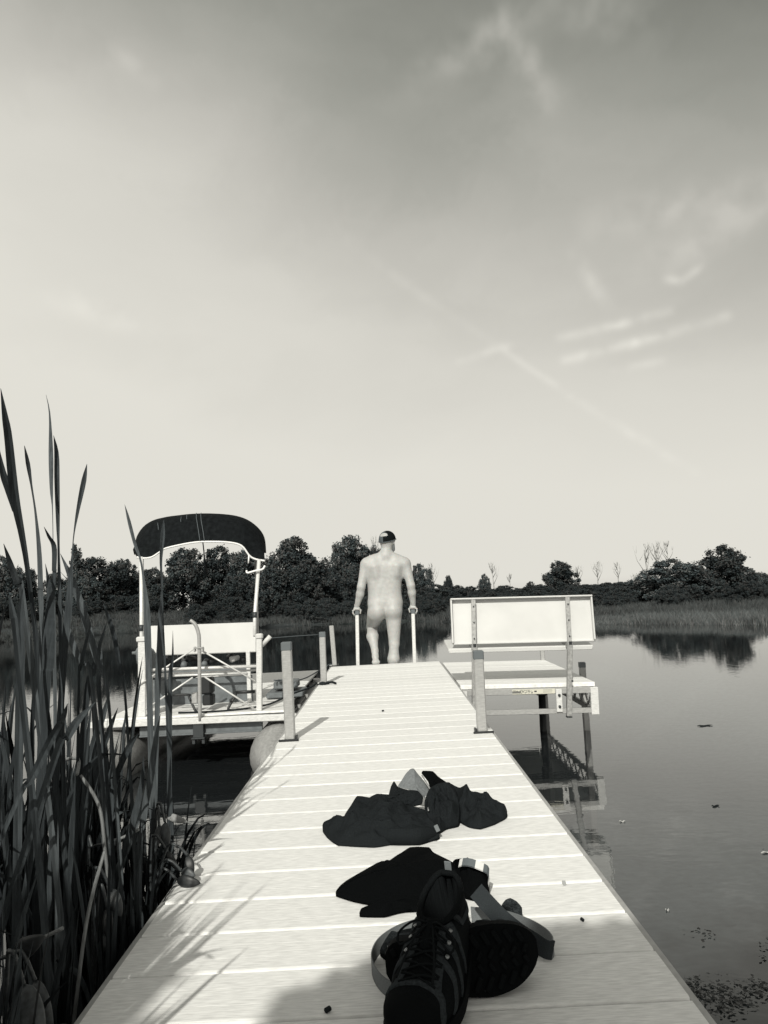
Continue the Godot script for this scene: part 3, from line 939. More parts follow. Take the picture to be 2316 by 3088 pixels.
func build_posts() -> void:
	var p := make_post("nearest left square metal post with grey cap beside the pontoon boat", Vector3(-0.546, 0, -4.555), 0.556, Vector2(-0.004, 0.0), 0.057)
	post_bracket(p, 1.0)
	p = make_post("middle left square metal post with grey cap and rope tied near its foot", Vector3(-0.565, 0, -7.22), 0.472, Vector2(0.01, 0.0), 0.055)
	post_bracket(p, 1.0)
	p = make_post("far left leaning metal post without cap near the dock end", Vector3(-0.576, 0, -8.91), 0.46, Vector2(-0.04, 0.0), 0.05, -2.0, false)
	post_bracket(p, 1.0)
	p = make_post("right square metal post with grey cap in front of the bench", Vector3(0.556, 0, -4.49), 0.455, Vector2(0.012, 0.0), 0.055)
	post_bracket(p, -1.0)
	p = make_post("short dark capped post at the right corner of the platform", Vector3(1.845, 0, -7.3), 0.065, Vector2(0.0, 0.0), 0.055)
	p = make_post("short pale post behind the bench at the platform's far edge", Vector3(1.755, 0, -8.68), 0.16, Vector2(0.0, 0.0), 0.045, -2.0, false)

func post_bracket(p: Node3D, s: float) -> void:
	var st := begin()
	rbox(st, Vector3(s * -0.005, 0.006, 0.036), Vector3(0.115, 0.012, 0.012), 0.002)
	rbox(st, Vector3(s * 0.036, 0.012, 0.0), Vector3(0.012, 0.024, 0.07), 0.002)
	put(st, "collar", M.black, p)
	st = begin()
	rbox(st, Vector3(s * -0.044, -0.02, 0.0), Vector3(0.03, 0.07, 0.06), 0.003)
	put(st, "bracket", M.alu_bright, p)

# ---------- trees ----------
func leaf_clump(v: PackedVector3Array, n: PackedVector3Array, col: PackedColorArray, idx: PackedInt32Array, p: Vector3, dir: Vector3, s: float, tint: float) -> void:
	var up := Vector3(rng.randf_range(-1, 1), rng.randf_range(-0.6, 1), rng.randf_range(-1, 1)).normalized()
	var f := (dir + up * 0.9).normalized()
	var x := f.cross(Vector3(rng.randf_range(-1, 1), rng.randf_range(-1, 1), rng.randf_range(-1, 1)).normalized()).normalized()
	var y := f.cross(x)
	var b := v.size()
	var w := s * rng.randf_range(0.35, 0.6)
	v.append(p - y * s * 0.5)
	v.append(p - x * w + f * s * 0.14)
	v.append(p + y * s * 0.6)
	v.append(p + x * w + f * s * 0.1)
	for k in 4:
		n.append(f)
		col.append(Color(tint * 0.8, tint, tint * 1.08))
	idx.append_array([b, b + 1, b + 2, b, b + 2, b + 3])

func crown_mesh(kind: int, sd: int) -> ArrayMesh:
	# unit crown: foot at y = 0, top at y = 1, about 1 wide; kinds: broad, bushy, two-topped, tall rounded, spiky conifer
	rng.seed = 900 + sd
	var v := PackedVector3Array()
	var n := PackedVector3Array()
	var col := PackedColorArray()
	var idx := PackedInt32Array()
	var blobs := []
	if kind == 4:
		for i in 60:
			var y := pow(rng.randf(), 0.8) * 0.97
			var a := rng.randf() * TAU
			var reach := (1.0 - y) * 0.42 + 0.05
			for k in 3:
				var q := reach * (k + 1.0) / 3.0
				blobs.append([Vector3(cos(a) * q, y + 0.04 * k, sin(a) * q), 0.045 - 0.008 * k, rng.randf_range(0.7, 1.2)])
	else:
		var masses := [[Vector3(0.02, 0.79, 0.0), 0.2], [Vector3(0.0, 0.3, 0.05), 0.3], [Vector3(0.0, 0.55, 0.0), 0.27]]
		for i in 9:
			var y := lerpf(0.12, 0.74, float(i) / 8.0) + rng.randf_range(-0.05, 0.05)
			var prof := 1.0
			if kind == 0:
				prof = sqrt(maxf(0.1, 1.0 - pow((y - 0.45) / 0.55, 2.0)))
			elif kind == 1:
				prof = sqrt(maxf(0.1, 1.0 - pow((y - 0.2) / 0.8, 2.0)))
			elif kind == 2:
				prof = 1.0 - 0.5 * absf(y - 0.35)
			else:
				prof = minf(1.0, (1.05 - y) * 1.9)
			var a := i * 2.4 + rng.randf() * 0.8
			masses.append([Vector3(cos(a) * 0.29 * prof, y, sin(a) * 0.29 * prof), rng.randf_range(0.15, 0.24) * (1.1 - 0.35 * y)])
		if kind == 2:
			masses[0] = [Vector3(0.17, 0.8, 0.0), 0.19]
			masses.append([Vector3(-0.2, 0.72, 0.0), 0.17])
		for mq in masses:
			var mr: float = mq[1]
			for k in int(10 + 120.0 * mr):
				var d := Vector3(rng.randfn(), rng.randfn() + 0.15, rng.randfn()).normalized()
				var r := rng.randf_range(0.028, 0.068)
				blobs.append([mq[0] + Vector3(d.x, d.y * 0.95, d.z) * maxf(mr * rng.randf_range(0.8, 1.1) - r * 0.5, 0.0), r, rng.randf_range(0.6, 1.4)])
	for b in blobs:
		var r: float = b[1]
		var leaves := int(22.0 + 14000.0 * r * r)
		for k in leaves:
			var d := Vector3(rng.randfn(), rng.randfn(), rng.randfn()).normalized()
			var q := pow(rng.randf(), 0.4) * 1.1
			if rng.randf() < 0.06:
				q = rng.randf_range(1.1, 1.7)
			var p: Vector3 = b[0] + d * r * q
			if p.y < 0.0:
				continue
			leaf_clump(v, n, col, idx, p, d, rng.randf_range(0.014, 0.034), float(b[2]) * rng.randf_range(0.65, 1.35))
	return raw_mesh(v, n, idx, col)

func trunk_shape(st: SurfaceTool, h: float, r: float) -> void:
	tube(st, [Vector3(0, -0.3, 0), Vector3(0.02 * h, h * 0.25, 0), Vector3(-0.01 * h, h * 0.55, 0.02 * h), Vector3(0.0, h * 0.85, 0)], [r, r * 0.8, r * 0.5, r * 0.2], 8)
	for k in 5:
		var a := TAU * k / 5.0 + rng.randf()
		var y := h * rng.randf_range(0.25, 0.6)
		var d := Vector3(cos(a), 0.9, sin(a)) * h * 0.28
		tube(st, [Vector3(0, y, 0), Vector3(0, y, 0) + d * 0.5, Vector3(0, y, 0) + d + Vector3(0, h * 0.05, 0)], [r * 0.4, r * 0.28, r * 0.08], 5)

func build_trees() -> void:
	var m := StandardMaterial3D.new()
	m.vertex_color_use_as_albedo = true
	m.albedo_color = Color(0.06, 0.06, 0.06).linear_to_srgb()
	m.roughness = 0.85
	m.metallic_specular = 0.2
	m.backlight_enabled = true
	m.backlight = Color(0.06, 0.06, 0.06)
	var tints := []
	for k in 4:
		var tm := m.duplicate()
		var a: float = [0.048, 0.064, 0.085, 0.056][k]
		tm.albedo_color = Color(a, a, a).linear_to_srgb()
		tints.append(tm)
	var crowns := []
	for k in 5:
		for s in 2:
			crowns.append(crown_mesh(k, k * 2 + s))
	rng.seed = 77
	var names := tree_labels()
	var i := 0
	for t in tree_data():
		var x: float = t[0]
		var z: float = t[1]
		var g := ground_height(x, z) - 0.05
		var h: float = t[2] - g
		var w: float = t[3]
		var o := thing("bushy_tree", names[i], "tree", Vector3(x, g, z), "leafy trees on the far shore", rng.randf() * TAU)
		var st := begin(true)
		trunk_shape(st, h * 0.8, 0.05 + h * 0.012)
		put(st, "trunk", M.bark, o)
		var c := MeshInstance3D.new()
		c.name = "crown"
		c.mesh = crowns[int(t[4]) * 2 + i % 2]
		c.material_override = tints[(i * 7 + 3) % 4]
		c.scale = Vector3(w * 1.1, h, w * 1.1)
		o.add_child(c, true)
		i += 1
	# bare dead trees standing above the low bushes
	var dn := ["bare dead tree in the gap just right of the person", "bare dead tree right of the round solitary tree", "forked bare dead tree second right of the round solitary tree", "thin bare dead tree third right of the round solitary tree", "short bare dead tree beside the tall right bushes",
		"tall pale dead tree leftmost above the right bushes", "tall pale dead tree in the middle above the right bushes", "tall pale dead tree rightmost above the right bushes", "faint dead tree behind the person's right shoulder", "pale dead twigs above the trees left of the person's head", "small dead tree above the low bushes over the bench"]
	i = 0
	for t in dead_data():
		var x: float = t[0]
		var z: float = t[1]
		var g := ground_height(x, z) - 0.1
		var h: float = t[2] - g
		var o := thing("dead_tree", dn[i], "tree", Vector3(x, g, z), "bare dead trees on the far shore")
		var st := begin(true)
		var r := 0.05
		var lean := rng.randf_range(-0.06, 0.06)
		tube(st, [Vector3(0, 0, 0), Vector3(lean * h * 0.5, h * 0.5, 0), Vector3(lean * h, h, 0)], [r, r * 0.6, r * 0.15], 6)
		put(st, "trunk", M.dead_bark, o)
		st = begin(true)
		for k in 11:
			var y := h * rng.randf_range(0.4, 0.92)
			var a := rng.randf() * TAU
			var l := (h - y) * rng.randf_range(0.5, 0.9) + 0.1
			var d := Vector3(cos(a) * 0.45, 1.0, sin(a) * 0.45) * l
			var p := Vector3(lean * y, y, 0)
			tube(st, [p, p + d * 0.5 + Vector3(cos(a), 0, sin(a)) * l * 0.1, p + d], [r * 0.38, r * 0.25, r * 0.08], 4)
			for e in 2:
				var q := p + d * rng.randf_range(0.4, 0.8)
				tube(st, [q, q + Vector3(rng.randf_range(-0.3, 0.3), 0.5, rng.randf_range(-0.3, 0.3)) * l * 0.5], [r * 0.2, r * 0.06], 4)
		put(st, "branches", M.dead_bark, o)
		i += 1
	# tree added out of view behind the camera, crown shaped to cast the near shade
	var b := thing("added_shade_tree", "added leafy tree out of view behind the camera, shading the start of the dock", "tree", Vector3(0.1, 0.0, 2.55))
	var st3 := begin(true)
	tube(st3, [Vector3(0.5, -0.4, 0.3), Vector3(0.45, 1.5, 0.3), Vector3(0.3, 2.3, 0.15), Vector3(0.1, 3.1, 0.0)], [0.07, 0.055, 0.04, 0.02], 8)
	tube(st3, [Vector3(0.4, 2.0, 0.25), Vector3(0.9, 2.7, 0.1), Vector3(1.3, 3.4, 0.0)], [0.04, 0.03, 0.012], 8)
	tube(st3, [Vector3(0.32, 2.2, 0.2), Vector3(-0.4, 2.7, 0.05), Vector3(-1.9, 2.9, 0.0)], [0.03, 0.02, 0.01], 8)
	put(st3, "trunk", M.bark, b)
	rng.seed = 321
	var v := PackedVector3Array()
	var n := PackedVector3Array()
	var col := PackedColorArray()
	var idx := PackedInt32Array()
	for e in [[-0.80, 2.89, 0.0, 0.40], [-0.5, 2.95, 0.05, 0.46], [-0.1, 2.88, 0.0, 0.5], [0.35, 3.23, 0.0, 0.6], [0.85, 3.5, 0.0, 0.6], [1.4, 3.45, 0.0, 0.6], [0.5, 2.7, 0.1, 0.5], [1.1, 2.8, 0.1, 0.5], [-1.70, 3.2, 0.0, 0.34], [-1.72, 2.75, 0.0, 0.4], [-2.3, 3.2, 0.1, 0.45]]:
		for k in (3000 if float(e[0]) > -1.2 else 520):
			var d := Vector3(rng.randfn(), rng.randfn(), rng.randfn()).normalized()
			leaf_clump(v, n, col, idx, Vector3(e[0], e[1], e[2]) + d * float(e[3]) * pow(rng.randf(), 0.33), d, rng.randf_range(0.06, 0.11), rng.randf_range(0.7, 1.3))
	raw("crown", v, n, idx, m, b, col)

func tree_labels() -> Array:
	return ["spiky topped conifer with open branches standing above the trees behind the reeds", "dark round tree at the far left edge behind the reeds", "small low tree just right of the left edge tree", "bushy tree just right of the spiky conifer", "bushy tree with ragged right side left of the boat canopy", "low dark tree under the spiky tree behind the reeds", "full round tree seen under the boat canopy's middle", "broad tree seen under the boat canopy's right half",
		"low bush seen beside the left canopy pole", "tree behind the right canopy pole", "tallest round tree just right of the boat canopy", "lighter front tree bulging below the tallest tree", "dark low bush at the water right of the canopy pole", "tall broad tree just left of the person's head", "bushy tree filling the gap left of the person", "tree behind the person's back", "dark low bush behind the person's right arm",
		"tree rising beside the person's right shoulder", "dark hedge-like bush right of the person's elbow", "thin upright tree right of the person at the skyline", "low far bush left of the bench", "narrow dark upright tree over the bench's left end", "low rounded bush above the bench's left third", "small egg-shaped bush left of the solitary round tree", "solitary round tree above the bench's right half", "low bush at the foot of the solitary round tree",
		"low bush above the bench's right end", "dark bush just right of the bench back", "sloping bush left of the tall right bushes", "wide tall bush in the right-hand group", "lower bush at the left foot of the right-hand group", "tallest right tree with a square ragged top", "dark bush between the two tall right crowns", "bush on the right flank of the tallest right tree", "low pale bush at the far right edge", "small bush between egg-shaped bush and solitary tree",
		"low bush in the middle of the skyline over the bench", "low bush right of the hedge-like bush", "low bush left of the spiky tree behind the reeds", "waterside bush behind the right canopy pole's foot", "waterside bush left of the person's hand"]

func tuft_mesh(h: float, blades: int, spread: float, wid: float) -> ArrayMesh:
	var v := PackedVector3Array()
	var n := PackedVector3Array()
	var col := PackedColorArray()
	var idx := PackedInt32Array()
	for k in blades:
		var a := rng.randf() * TAU
		var p := Vector3(rng.randf_range(-1, 1) * spread, 0, rng.randf_range(-1, 1) * spread)
		var l := h * rng.randf_range(0.5, 1.1)
		var d := Vector3(cos(a) * 0.3, 1, sin(a) * 0.3) * l
		var s := Vector3(rng.randf_range(-1, 1), 0, rng.randf_range(-1, 1)).normalized() * wid
		var b := v.size()
		v.append_array([p - s, p + s, p + d * 0.6 + s * 0.7, p + d * 0.6 - s * 0.7, p + d + Vector3(cos(a), -0.1, sin(a)) * l * 0.15])
		var t := rng.randf_range(0.6, 1.5)
		if rng.randf() < 0.12:
			t *= 2.0
		for e in 5:
			n.append((Vector3(0, 0.35, 0) - s.cross(Vector3.UP) / wid).normalized())
			col.append(Color(t * 0.9, t, t * 1.02))
		idx.append_array([b, b + 1, b + 2, b, b + 2, b + 3, b + 3, b + 2, b + 4])
	return raw_mesh(v, n, idx, col)

func scatter(called: String, mesh: Mesh, places: Array, m: Material) -> void:
	var mm := MultiMesh.new()
	mm.transform_format = MultiMesh.TRANSFORM_3D
	mm.mesh = mesh
	mm.instance_count = places.size()
	for i in places.size():
		mm.set_instance_transform(i, places[i])
	var o := MultiMeshInstance3D.new()
	o.name = called
	o.multimesh = mm
	o.material_override = m
	add_child(o, true)
	o.set_meta("kind", "stuff")

func build_bank_plants() -> void:
	rng.seed = 66
	var m := StandardMaterial3D.new()
	m.vertex_color_use_as_albedo = true
	m.albedo_color = Color(0.075, 0.075, 0.075).linear_to_srgb()
	m.roughness = 0.9
	m.metallic_specular = 0.2
	var grass := tuft_mesh(0.30, 30, 0.35, 0.010)
	var places := []
	while places.size() < 5200:
		var az := rng.randf_range(-36.0, 36.0)
		var d := rng.randf_range(-0.2, 7.0)
		var r := shore(az) + d
		var x := r * sin(deg_to_rad(az))
		var z := -r * cos(deg_to_rad(az))
		if into_water(x, z) > 0.15:
			continue
		places.append(Transform3D(Basis(Vector3.UP, rng.randf() * TAU).scaled(Vector3.ONE * rng.randf_range(0.6, 1.15)), Vector3(x, ground_height(x, z) - 0.03, z)))
	scatter("bank_grass", grass, places, m)
	tag(get_node("bank_grass"), "rough grass covering the far bank of the lake", "grass")
	m = m.duplicate()
	m.albedo_color = Color(0.155, 0.155, 0.155).linear_to_srgb()
	# taller reed belt at the water's edge on the right
	var reeds := tuft_mesh(0.40, 36, 0.22, 0.007)
	places = []
	while places.size() < 1500:
		var az := rng.randf_range(9.0, 34.0)
		var r := shore(az) + rng.randf_range(-0.9, 0.6)
		var x := r * sin(deg_to_rad(az))
		var z := -r * cos(deg_to_rad(az))
		var s := rng.randf_range(0.6, 1.1) * lerpf(0.55, 1.0, smoothstep(9.0, 24.0, az))
		places.append(Transform3D(Basis(Vector3.UP, rng.randf() * TAU).scaled(Vector3(1, s, 1)), Vector3(x, minf(ground_height(x, z), WATER) - 0.02, z)))
	scatter("reed_belt", reeds, places, m)
	tag(get_node("reed_belt"), "belt of reeds at the water's edge on the right far shore", "reeds")
	# undergrowth filling the foot of the trees
	var bush := crown_mesh(1, 40)
	rng.seed = 67
	var bm := StandardMaterial3D.new()
	bm.vertex_color_use_as_albedo = true
	bm.albedo_color = Color(0.05, 0.05, 0.05).linear_to_srgb()
	bm.roughness = 0.9
	bm.metallic_specular = 0.2
	places = []
	for i in 260:
		var az := rng.randf_range(-38.0, 38.0)
		var r := shore(az) + rng.randf_range(4.0, 20.0)
		var x := r * sin(deg_to_rad(az))
		var z := -r * cos(deg_to_rad(az))
		var s := rng.randf_range(0.5, 1.15) * (1.25 if az < 4.0 else 0.85)
		places.append(Transform3D(Basis(Vector3.UP, rng.randf() * TAU).scaled(Vector3(s * 1.5, s, s * 1.5)), Vector3(x, ground_height(x, z) - 0.1, z)))
	for i in 60:
		var az := rng.randf_range(-15.0, 4.0)
		var r := shore(az) + rng.randf_range(0.6, 4.0)
		var x := r * sin(deg_to_rad(az))
		var z := -r * cos(deg_to_rad(az))
		var s := rng.randf_range(0.5, 1.2)
		places.append(Transform3D(Basis(Vector3.UP, rng.randf() * TAU).scaled(Vector3(s * 1.3, s, s * 1.3)), Vector3(x, ground_height(x, z) - 0.1, z)))
	for i in 150:
		var az := rng.randf_range(2.0, 38.0)
		var r := shore(az) + rng.randf_range(14.0, 30.0)
		var x := r * sin(deg_to_rad(az))
		var z := -r * cos(deg_to_rad(az))
		var s := rng.randf_range(0.55, 1.05)
		places.append(Transform3D(Basis(Vector3.UP, rng.randf() * TAU).scaled(Vector3(s * 1.8, s, s * 1.8)), Vector3(x, ground_height(x, z) - 0.1, z)))
	scatter("undergrowth", bush, places, bm)
	tag(get_node("undergrowth"), "dark undergrowth closing the gaps beneath the far trees", "bushes")
# ---------- bench on the platform ----------
func build_bench() -> void:
	var t := thing("dock_bench", "white moulded bench seen from behind on the platform, metal legs strapped over its back", "bench", Vector3(0, 0, 0))
	t.rotation.z = -0.025
	t.position.y = 0.0155
	var zl := -6.585
	# back: a shallow tray, open towards the camera
	var cx := 1.192
	var wb := 1.22
	var tilt := deg_to_rad(-7.0)
	var bs := Basis(Vector3(1, 0, 0), tilt)
	var c := Vector3(cx, 0.535, zl - 0.075)
	var st := begin()
	rbox(st, c + bs * Vector3(0, 0, -0.022), Vector3(wb - 0.01, 0.372, 0.012), 0.004, bs)
	put(st, "backrest", M.white, t)
	st = begin()
	rbox(st, c + bs * Vector3(0, 0.19, 0.004), Vector3(wb, 0.013, 0.066), 0.004, bs)
	rbox(st, c + bs * Vector3(0, -0.19, -0.012), Vector3(wb, 0.013, 0.034), 0.004, bs)
	for s in [-1, 1]:
		rbox(st, c + bs * Vector3(s * (wb * 0.5 - 0.0065), 0, 0.0), Vector3(0.013, 0.367, 0.058), 0.004, bs)
	put(st, "backrest_rim", M.white, t)
	# seat, sloping down towards its back
	st = begin()
	var ss := Basis(Vector3(1, 0, 0), deg_to_rad(6.0))
	rbox(st, Vector3(1.17, 0.315, zl - 0.30), Vector3(1.24, 0.03, 0.46), 0.012, ss)
	rbox(st, Vector3(1.17, 0.283, zl - 0.082), Vector3(1.225, 0.03, 0.02), 0.006, ss)
	put(st, "seat", M.white, t)
	for x in [0.765, 1.572]:
		var k := -0.03 if x < 1.0 else -0.05
		st = begin()
		bar(st, Vector3(x + k * 0.75, -0.27, zl + 0.005), Vector3(x, 0.335, zl + 0.005), 0.042, 0.042, 0.004)
		var lg := put(st, "leg", M.galv, t)
		st = begin()
		rbox(st, Vector3(x, 0.02, zl + 0.0275), Vector3(0.016, 0.016, 0.006))
		rbox(st, Vector3(x + k * 0.75, -0.275, zl + 0.005), Vector3(0.046, 0.012, 0.046))
		put(st, "bolt", M.dark_metal, lg)
		st = begin()
		bar(st, Vector3(x, 0.335, zl - 0.005), c + Vector3(x - cx + 0.012, 0.182, 0) + bs * Vector3(0, 0, 0.022), 0.038, 0.014, 0.003)
		var sp := put(st, "back_strap", M.galv, t)
		st = begin(true)
		for f in [0.15, 0.5, 0.85]:
			var p := Vector3(x, 0.335, zl + 0.006).lerp(c + Vector3(x - cx + 0.012, 0.182, 0.03), f)
			tube(st, [p, p + Vector3(0, 0, 0.008)], [0.006], 8)
		put(st, "bolt", M.dark_metal, sp)
		st = begin()
		bar(st, Vector3(x, 0.315, zl + 0.004), Vector3(x, 0.30, zl - 0.5), 0.04, 0.04, 0.004, Vector3(1, 0, 0))
		put(st, "seat_support", M.galv, t)
		st = begin()
		rbox(st, Vector3(x, 0.335, zl + 0.0275), Vector3(0.026, 0.028, 0.004))
		put(st, "tube_mouth", M.black, t)

# ---------- pontoon boat ----------
func build_boat() -> void:
	var t := thing("pontoon_boat", "small pontoon boat with raised dark canopy moored left of the dock", "boat")
	var zb := -6.5
	# beams
	var st := begin()
	bar(st, Vector3(-2.45, -0.152, zb), Vector3(-0.74, -0.168, zb), 0.06, 0.05, 0.005, Vector3(0, 0, 1))
	put(st, "bow_beam", M.alu_bright, t)
	st = begin()
	rbox(st, Vector3(-1.545, -0.235, zb - 0.06), Vector3(1.02, 0.075, 0.04))
	rbox(st, Vector3(-1.545, -0.272, zb - 0.035), Vector3(1.02, 0.012, 0.03))
	put(st, "under_beam", M.grey_panel, t)
	# deck boards
	for k in 16:
		st = begin()
		rbox(st, Vector3(-1.59, -0.125, zb - 0.13 - k * 0.2), Vector3(1.5, 0.02, 0.197), 0.003)
		put(st, "deck_board", M.plank_b, t)
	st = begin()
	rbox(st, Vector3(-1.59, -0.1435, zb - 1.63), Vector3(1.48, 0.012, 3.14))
	put(st, "added_shade_sheet", M.underside, t)  # dark sheet added under the boards to keep the shade there black
	for k in 7:
		st = begin()
		rbox(st, Vector3(-1.59, -0.178, zb - 0.5 - k * 0.45), Vector3(1.46, 0.055, 0.05))
		put(st, "added_cross_member", M.dark_metal, t)  # dark bars added below the deck to deepen its shade
	# pontoons
	for x in [-2.28, -0.895]:
		st = begin(true)
		var pts := []
		var rad := []
		for k in 11:
			var f := k / 10.0
			pts.append(Vector3(x, -0.46 + 0.05 * pow(1.0 - f, 2.0), zb + 0.62 - 0.75 * f))
			rad.append(0.235 * pow(sin(minf(f * 1.1, 1.0) * PI * 0.5), 0.75) + 0.004)
		pts.append(Vector3(x, -0.46, zb - 3.4))
		rad.append(0.235)
		tube(st, pts, rad, 24)
		var pn := put(st, "pontoon", M.galv, t)
		st = begin()
		rbox(st, Vector3(x, -0.212, zb - 0.9), Vector3(0.14, 0.02, 1.6))
		for z in [-0.1, -0.8, -1.5]:
			rbox(st, Vector3(x, -0.2, zb + z), Vector3(0.2, 0.035, 0.04))
		put(st, "saddle", M.galv, pn)
	# fence corner posts with caps
	for p in [[-2.04, -0.115, -2.03, 0.52, 0.062], [-1.06, -0.115, -1.04, 0.49, 0.046], [-1.985, -0.1, -1.98, 0.42, 0.035]]:
		st = begin()
		bar(st, Vector3(p[0], p[1], zb - 0.08), Vector3(p[2], p[3], zb - 0.08), p[4], 0.05, 0.005)
		put(st, "rail_post", M.alu_bright, t)
	for p in [[-2.03, 0.525, 0.09], [-1.04, 0.50, 0.06]]:
		st = begin()
		rbox(st, Vector3(p[0], p[1], zb - 0.08), Vector3(p[2], 0.045, 0.07), 0.012)
		put(st, "post_cap", M.white, t)
	# railing
	st = begin(true)
	tube(st, [Vector3(-2.02, 0.262, zb - 0.12), Vector3(-1.06, 0.248, zb - 0.12)], [0.013], 8)
	tube(st, [Vector3(-2.0, 0.222, zb - 0.16), Vector3(-1.07, 0.212, zb - 0.16)], [0.008], 8)
	tube(st, [Vector3(-2.12, 0.165, zb - 0.55), Vector3(-1.24, 0.155, zb - 0.55)], [0.010], 8)
	put(st, "rail", M.alu_bright, t)
	# braces crossing behind the centre pole
	for b in [[-1.585, 0.425, -2.07, 0.14], [-1.545, 0.425, -1.08, 0.13], [-1.60, 0.19, -2.0, -0.05], [-1.50, 0.19, -1.09, -0.10]]:
		st = begin(true)
		tube(st, [Vector3(b[0], b[1], zb - 0.03), Vector3(b[2], b[3], zb - 0.05)], [0.0075], 6)
		put(st, "brace", M.alu_bright, t)
	# centre pole with a bent handle and its clamp
	st = begin(true)
	tube(st, smooth_path([Vector3(-1.535, -0.16, zb + 0.02), Vector3(-1.53, 0.2, zb + 0.02), Vector3(-1.525, 0.48, zb + 0.02), Vector3(-1.53, 0.56, zb + 0.02), Vector3(-1.555, 0.63, zb + 0.02), Vector3(-1.595, 0.665, zb + 0.02)], 20), [0.0155], 10)
	var pole := put(st, "steering_pole", M.alu, t)
	st = begin()
	rbox(st, Vector3(-1.53, 0.435, zb + 0.02), Vector3(0.075, 0.012, 0.05))
	rbox(st, Vector3(-1.562, 0.425, zb + 0.02), Vector3(0.014, 0.04, 0.04))
	rbox(st, Vector3(-1.5, 0.42, zb + 0.02), Vector3(0.02, 0.04, 0.045))
	put(st, "clamp", M.alu, pole)
	st = begin()
	rbox(st, Vector3(-1.555, -0.24, zb - 0.02), Vector3(0.085, 0.11, 0.07))
	rbox(st, Vector3(-1.555, -0.30, zb - 0.01), Vector3(0.11, 0.014, 0.08))
	rbox(st, Vector3(-1.515, -0.325, zb - 0.01), Vector3(0.025, 0.045, 0.05))
	rbox(st, Vector3(-1.595, -0.325, zb - 0.01), Vector3(0.025, 0.045, 0.05))
	put(st, "hinge_block", M.dark_metal, t)
	# seat back, seat, grey rear panel, black housings
	st = begin()
	rbox(st, Vector3(-1.645, 0.475, zb - 0.6), Vector3(0.985, 0.27, 0.03), 0.01, Basis(Vector3(1, 0, 0), -0.1) * Basis(Vector3(0, 0, 1), -0.015))
	put(st, "seat_back", M.white, t)
	st = begin()
	rbox(st, Vector3(-1.66, 0.17, zb - 0.85), Vector3(0.93, 0.045, 0.42), 0.01)
	put(st, "seat", M.grey_panel, t)
	st = begin()
	rbox(st, Vector3(-1.68, 0.0, zb - 0.7), Vector3(0.92, 0.24, 0.02), 0.004)
	put(st, "seat_front_panel", M.grey_panel, t)
	st = begin()
	rbox(st, Vector3(-1.23, 0.12, zb - 0.58), Vector3(0.035, 0.45, 0.03))
	rbox(st, Vector3(-2.12, 0.12, zb - 0.58), Vector3(0.035, 0.45, 0.03))
	put(st, "seat_frame", M.alu_bright, t)
	st = begin()
	rbox(st, Vector3(-1.535, 0.095, zb - 0.25), Vector3(0.12, 0.14, 0.1), 0.015)
	rbox(st, Vector3(-1.52, -0.025, zb - 0.25), Vector3(0.095, 0.09, 0.09), 0.01)
	put(st, "motor_housing", M.black, t)
	st = begin()
	rbox(st, Vector3(-1.625, 0.0, zb - 0.2), Vector3(0.05, 0.09, 0.06), 0.008)
	put(st, "switch_box", M.alu, t)
	# things piled behind the seat back: folded cushions and floats
	rng.seed = 14
	for k in 9:
		st = begin(true)
		var x := -2.05 + k * 0.1
		var y := 0.27 + rng.randf_range(-0.01, 0.03)
		var a := rng.randf() * TAU
		tube(st, [Vector3(x, y, zb - 0.75), Vector3(x + cos(a) * 0.06, y + sin(a) * 0.035, zb - 0.72 + rng.randf() * 0.1)], [0.022, 0.03, 0.02], 8)
		put(st, "float_strap", [M.black, M.grey_panel, M.white, M.dark_metal][rng.randi() % 4], t)
	# black pedal frames on the deck
	for q in [[-1.85, -1.69, -1.63, 0.03], [-1.30, -1.29, -1.345, 0.03]]:
		st = begin(true)
		tube(st, smooth_path([Vector3(q[0], q[3] - 0.01, zb - 0.3), Vector3(q[1] - 0.01, q[3] - 0.01, zb - 0.28), Vector3(q[1], q[3] - 0.03, zb - 0.25), Vector3(q[2], -0.1, zb - 0.2), Vector3(q[2] + 0.02, -0.115, zb - 0.18)], 16), [0.011], 8)
		put(st, "foot_frame", M.black, t)
	st = begin(true)
	tube(st, [Vector3(-1.29, 0.02, zb - 0.28), Vector3(-1.13, 0.015, zb - 0.3)], [0.014], 8)
	put(st, "foot_frame", M.black, t)
	# side box and roll on the right side
	st = begin()
	rbox(st, Vector3(-0.93, 0.0, zb - 0.9), Vector3(0.22, 0.07, 0.25), 0.01)
	rbox(st, Vector3(-0.93, -0.08, zb - 0.9), Vector3(0.34, 0.05, 0.4), 0.01)
	put(st, "storage_box", M.grey_panel, t)
	st = begin(true)
	tube(st, [Vector3(-1.025, 0.42, zb - 0.1), Vector3(-0.95, 0.495, zb - 0.1)], [0.019], 10)
	put(st, "rod_holder", M.white, t)
	st = begin(true)
	tube(st, smooth_path([Vector3(-2.19, 0.40, zb - 0.3), Vector3(-2.16, 0.4, zb - 0.3), Vector3(-2.13, 0.40, zb - 0.3), Vector3(-2.08, 0.37, zb - 0.3), Vector3(-2.05, 0.3, zb - 0.3), Vector3(-2.06, 0.2, zb - 0.3)], 14), [0.012, 0.014, 0.014, 0.02, 0.04, 0.06, 0.075, 0.085, 0.09, 0.09, 0.085, 0.07, 0.05, 0.02], 14)
	put(st, "fender", M.grey_panel, t)
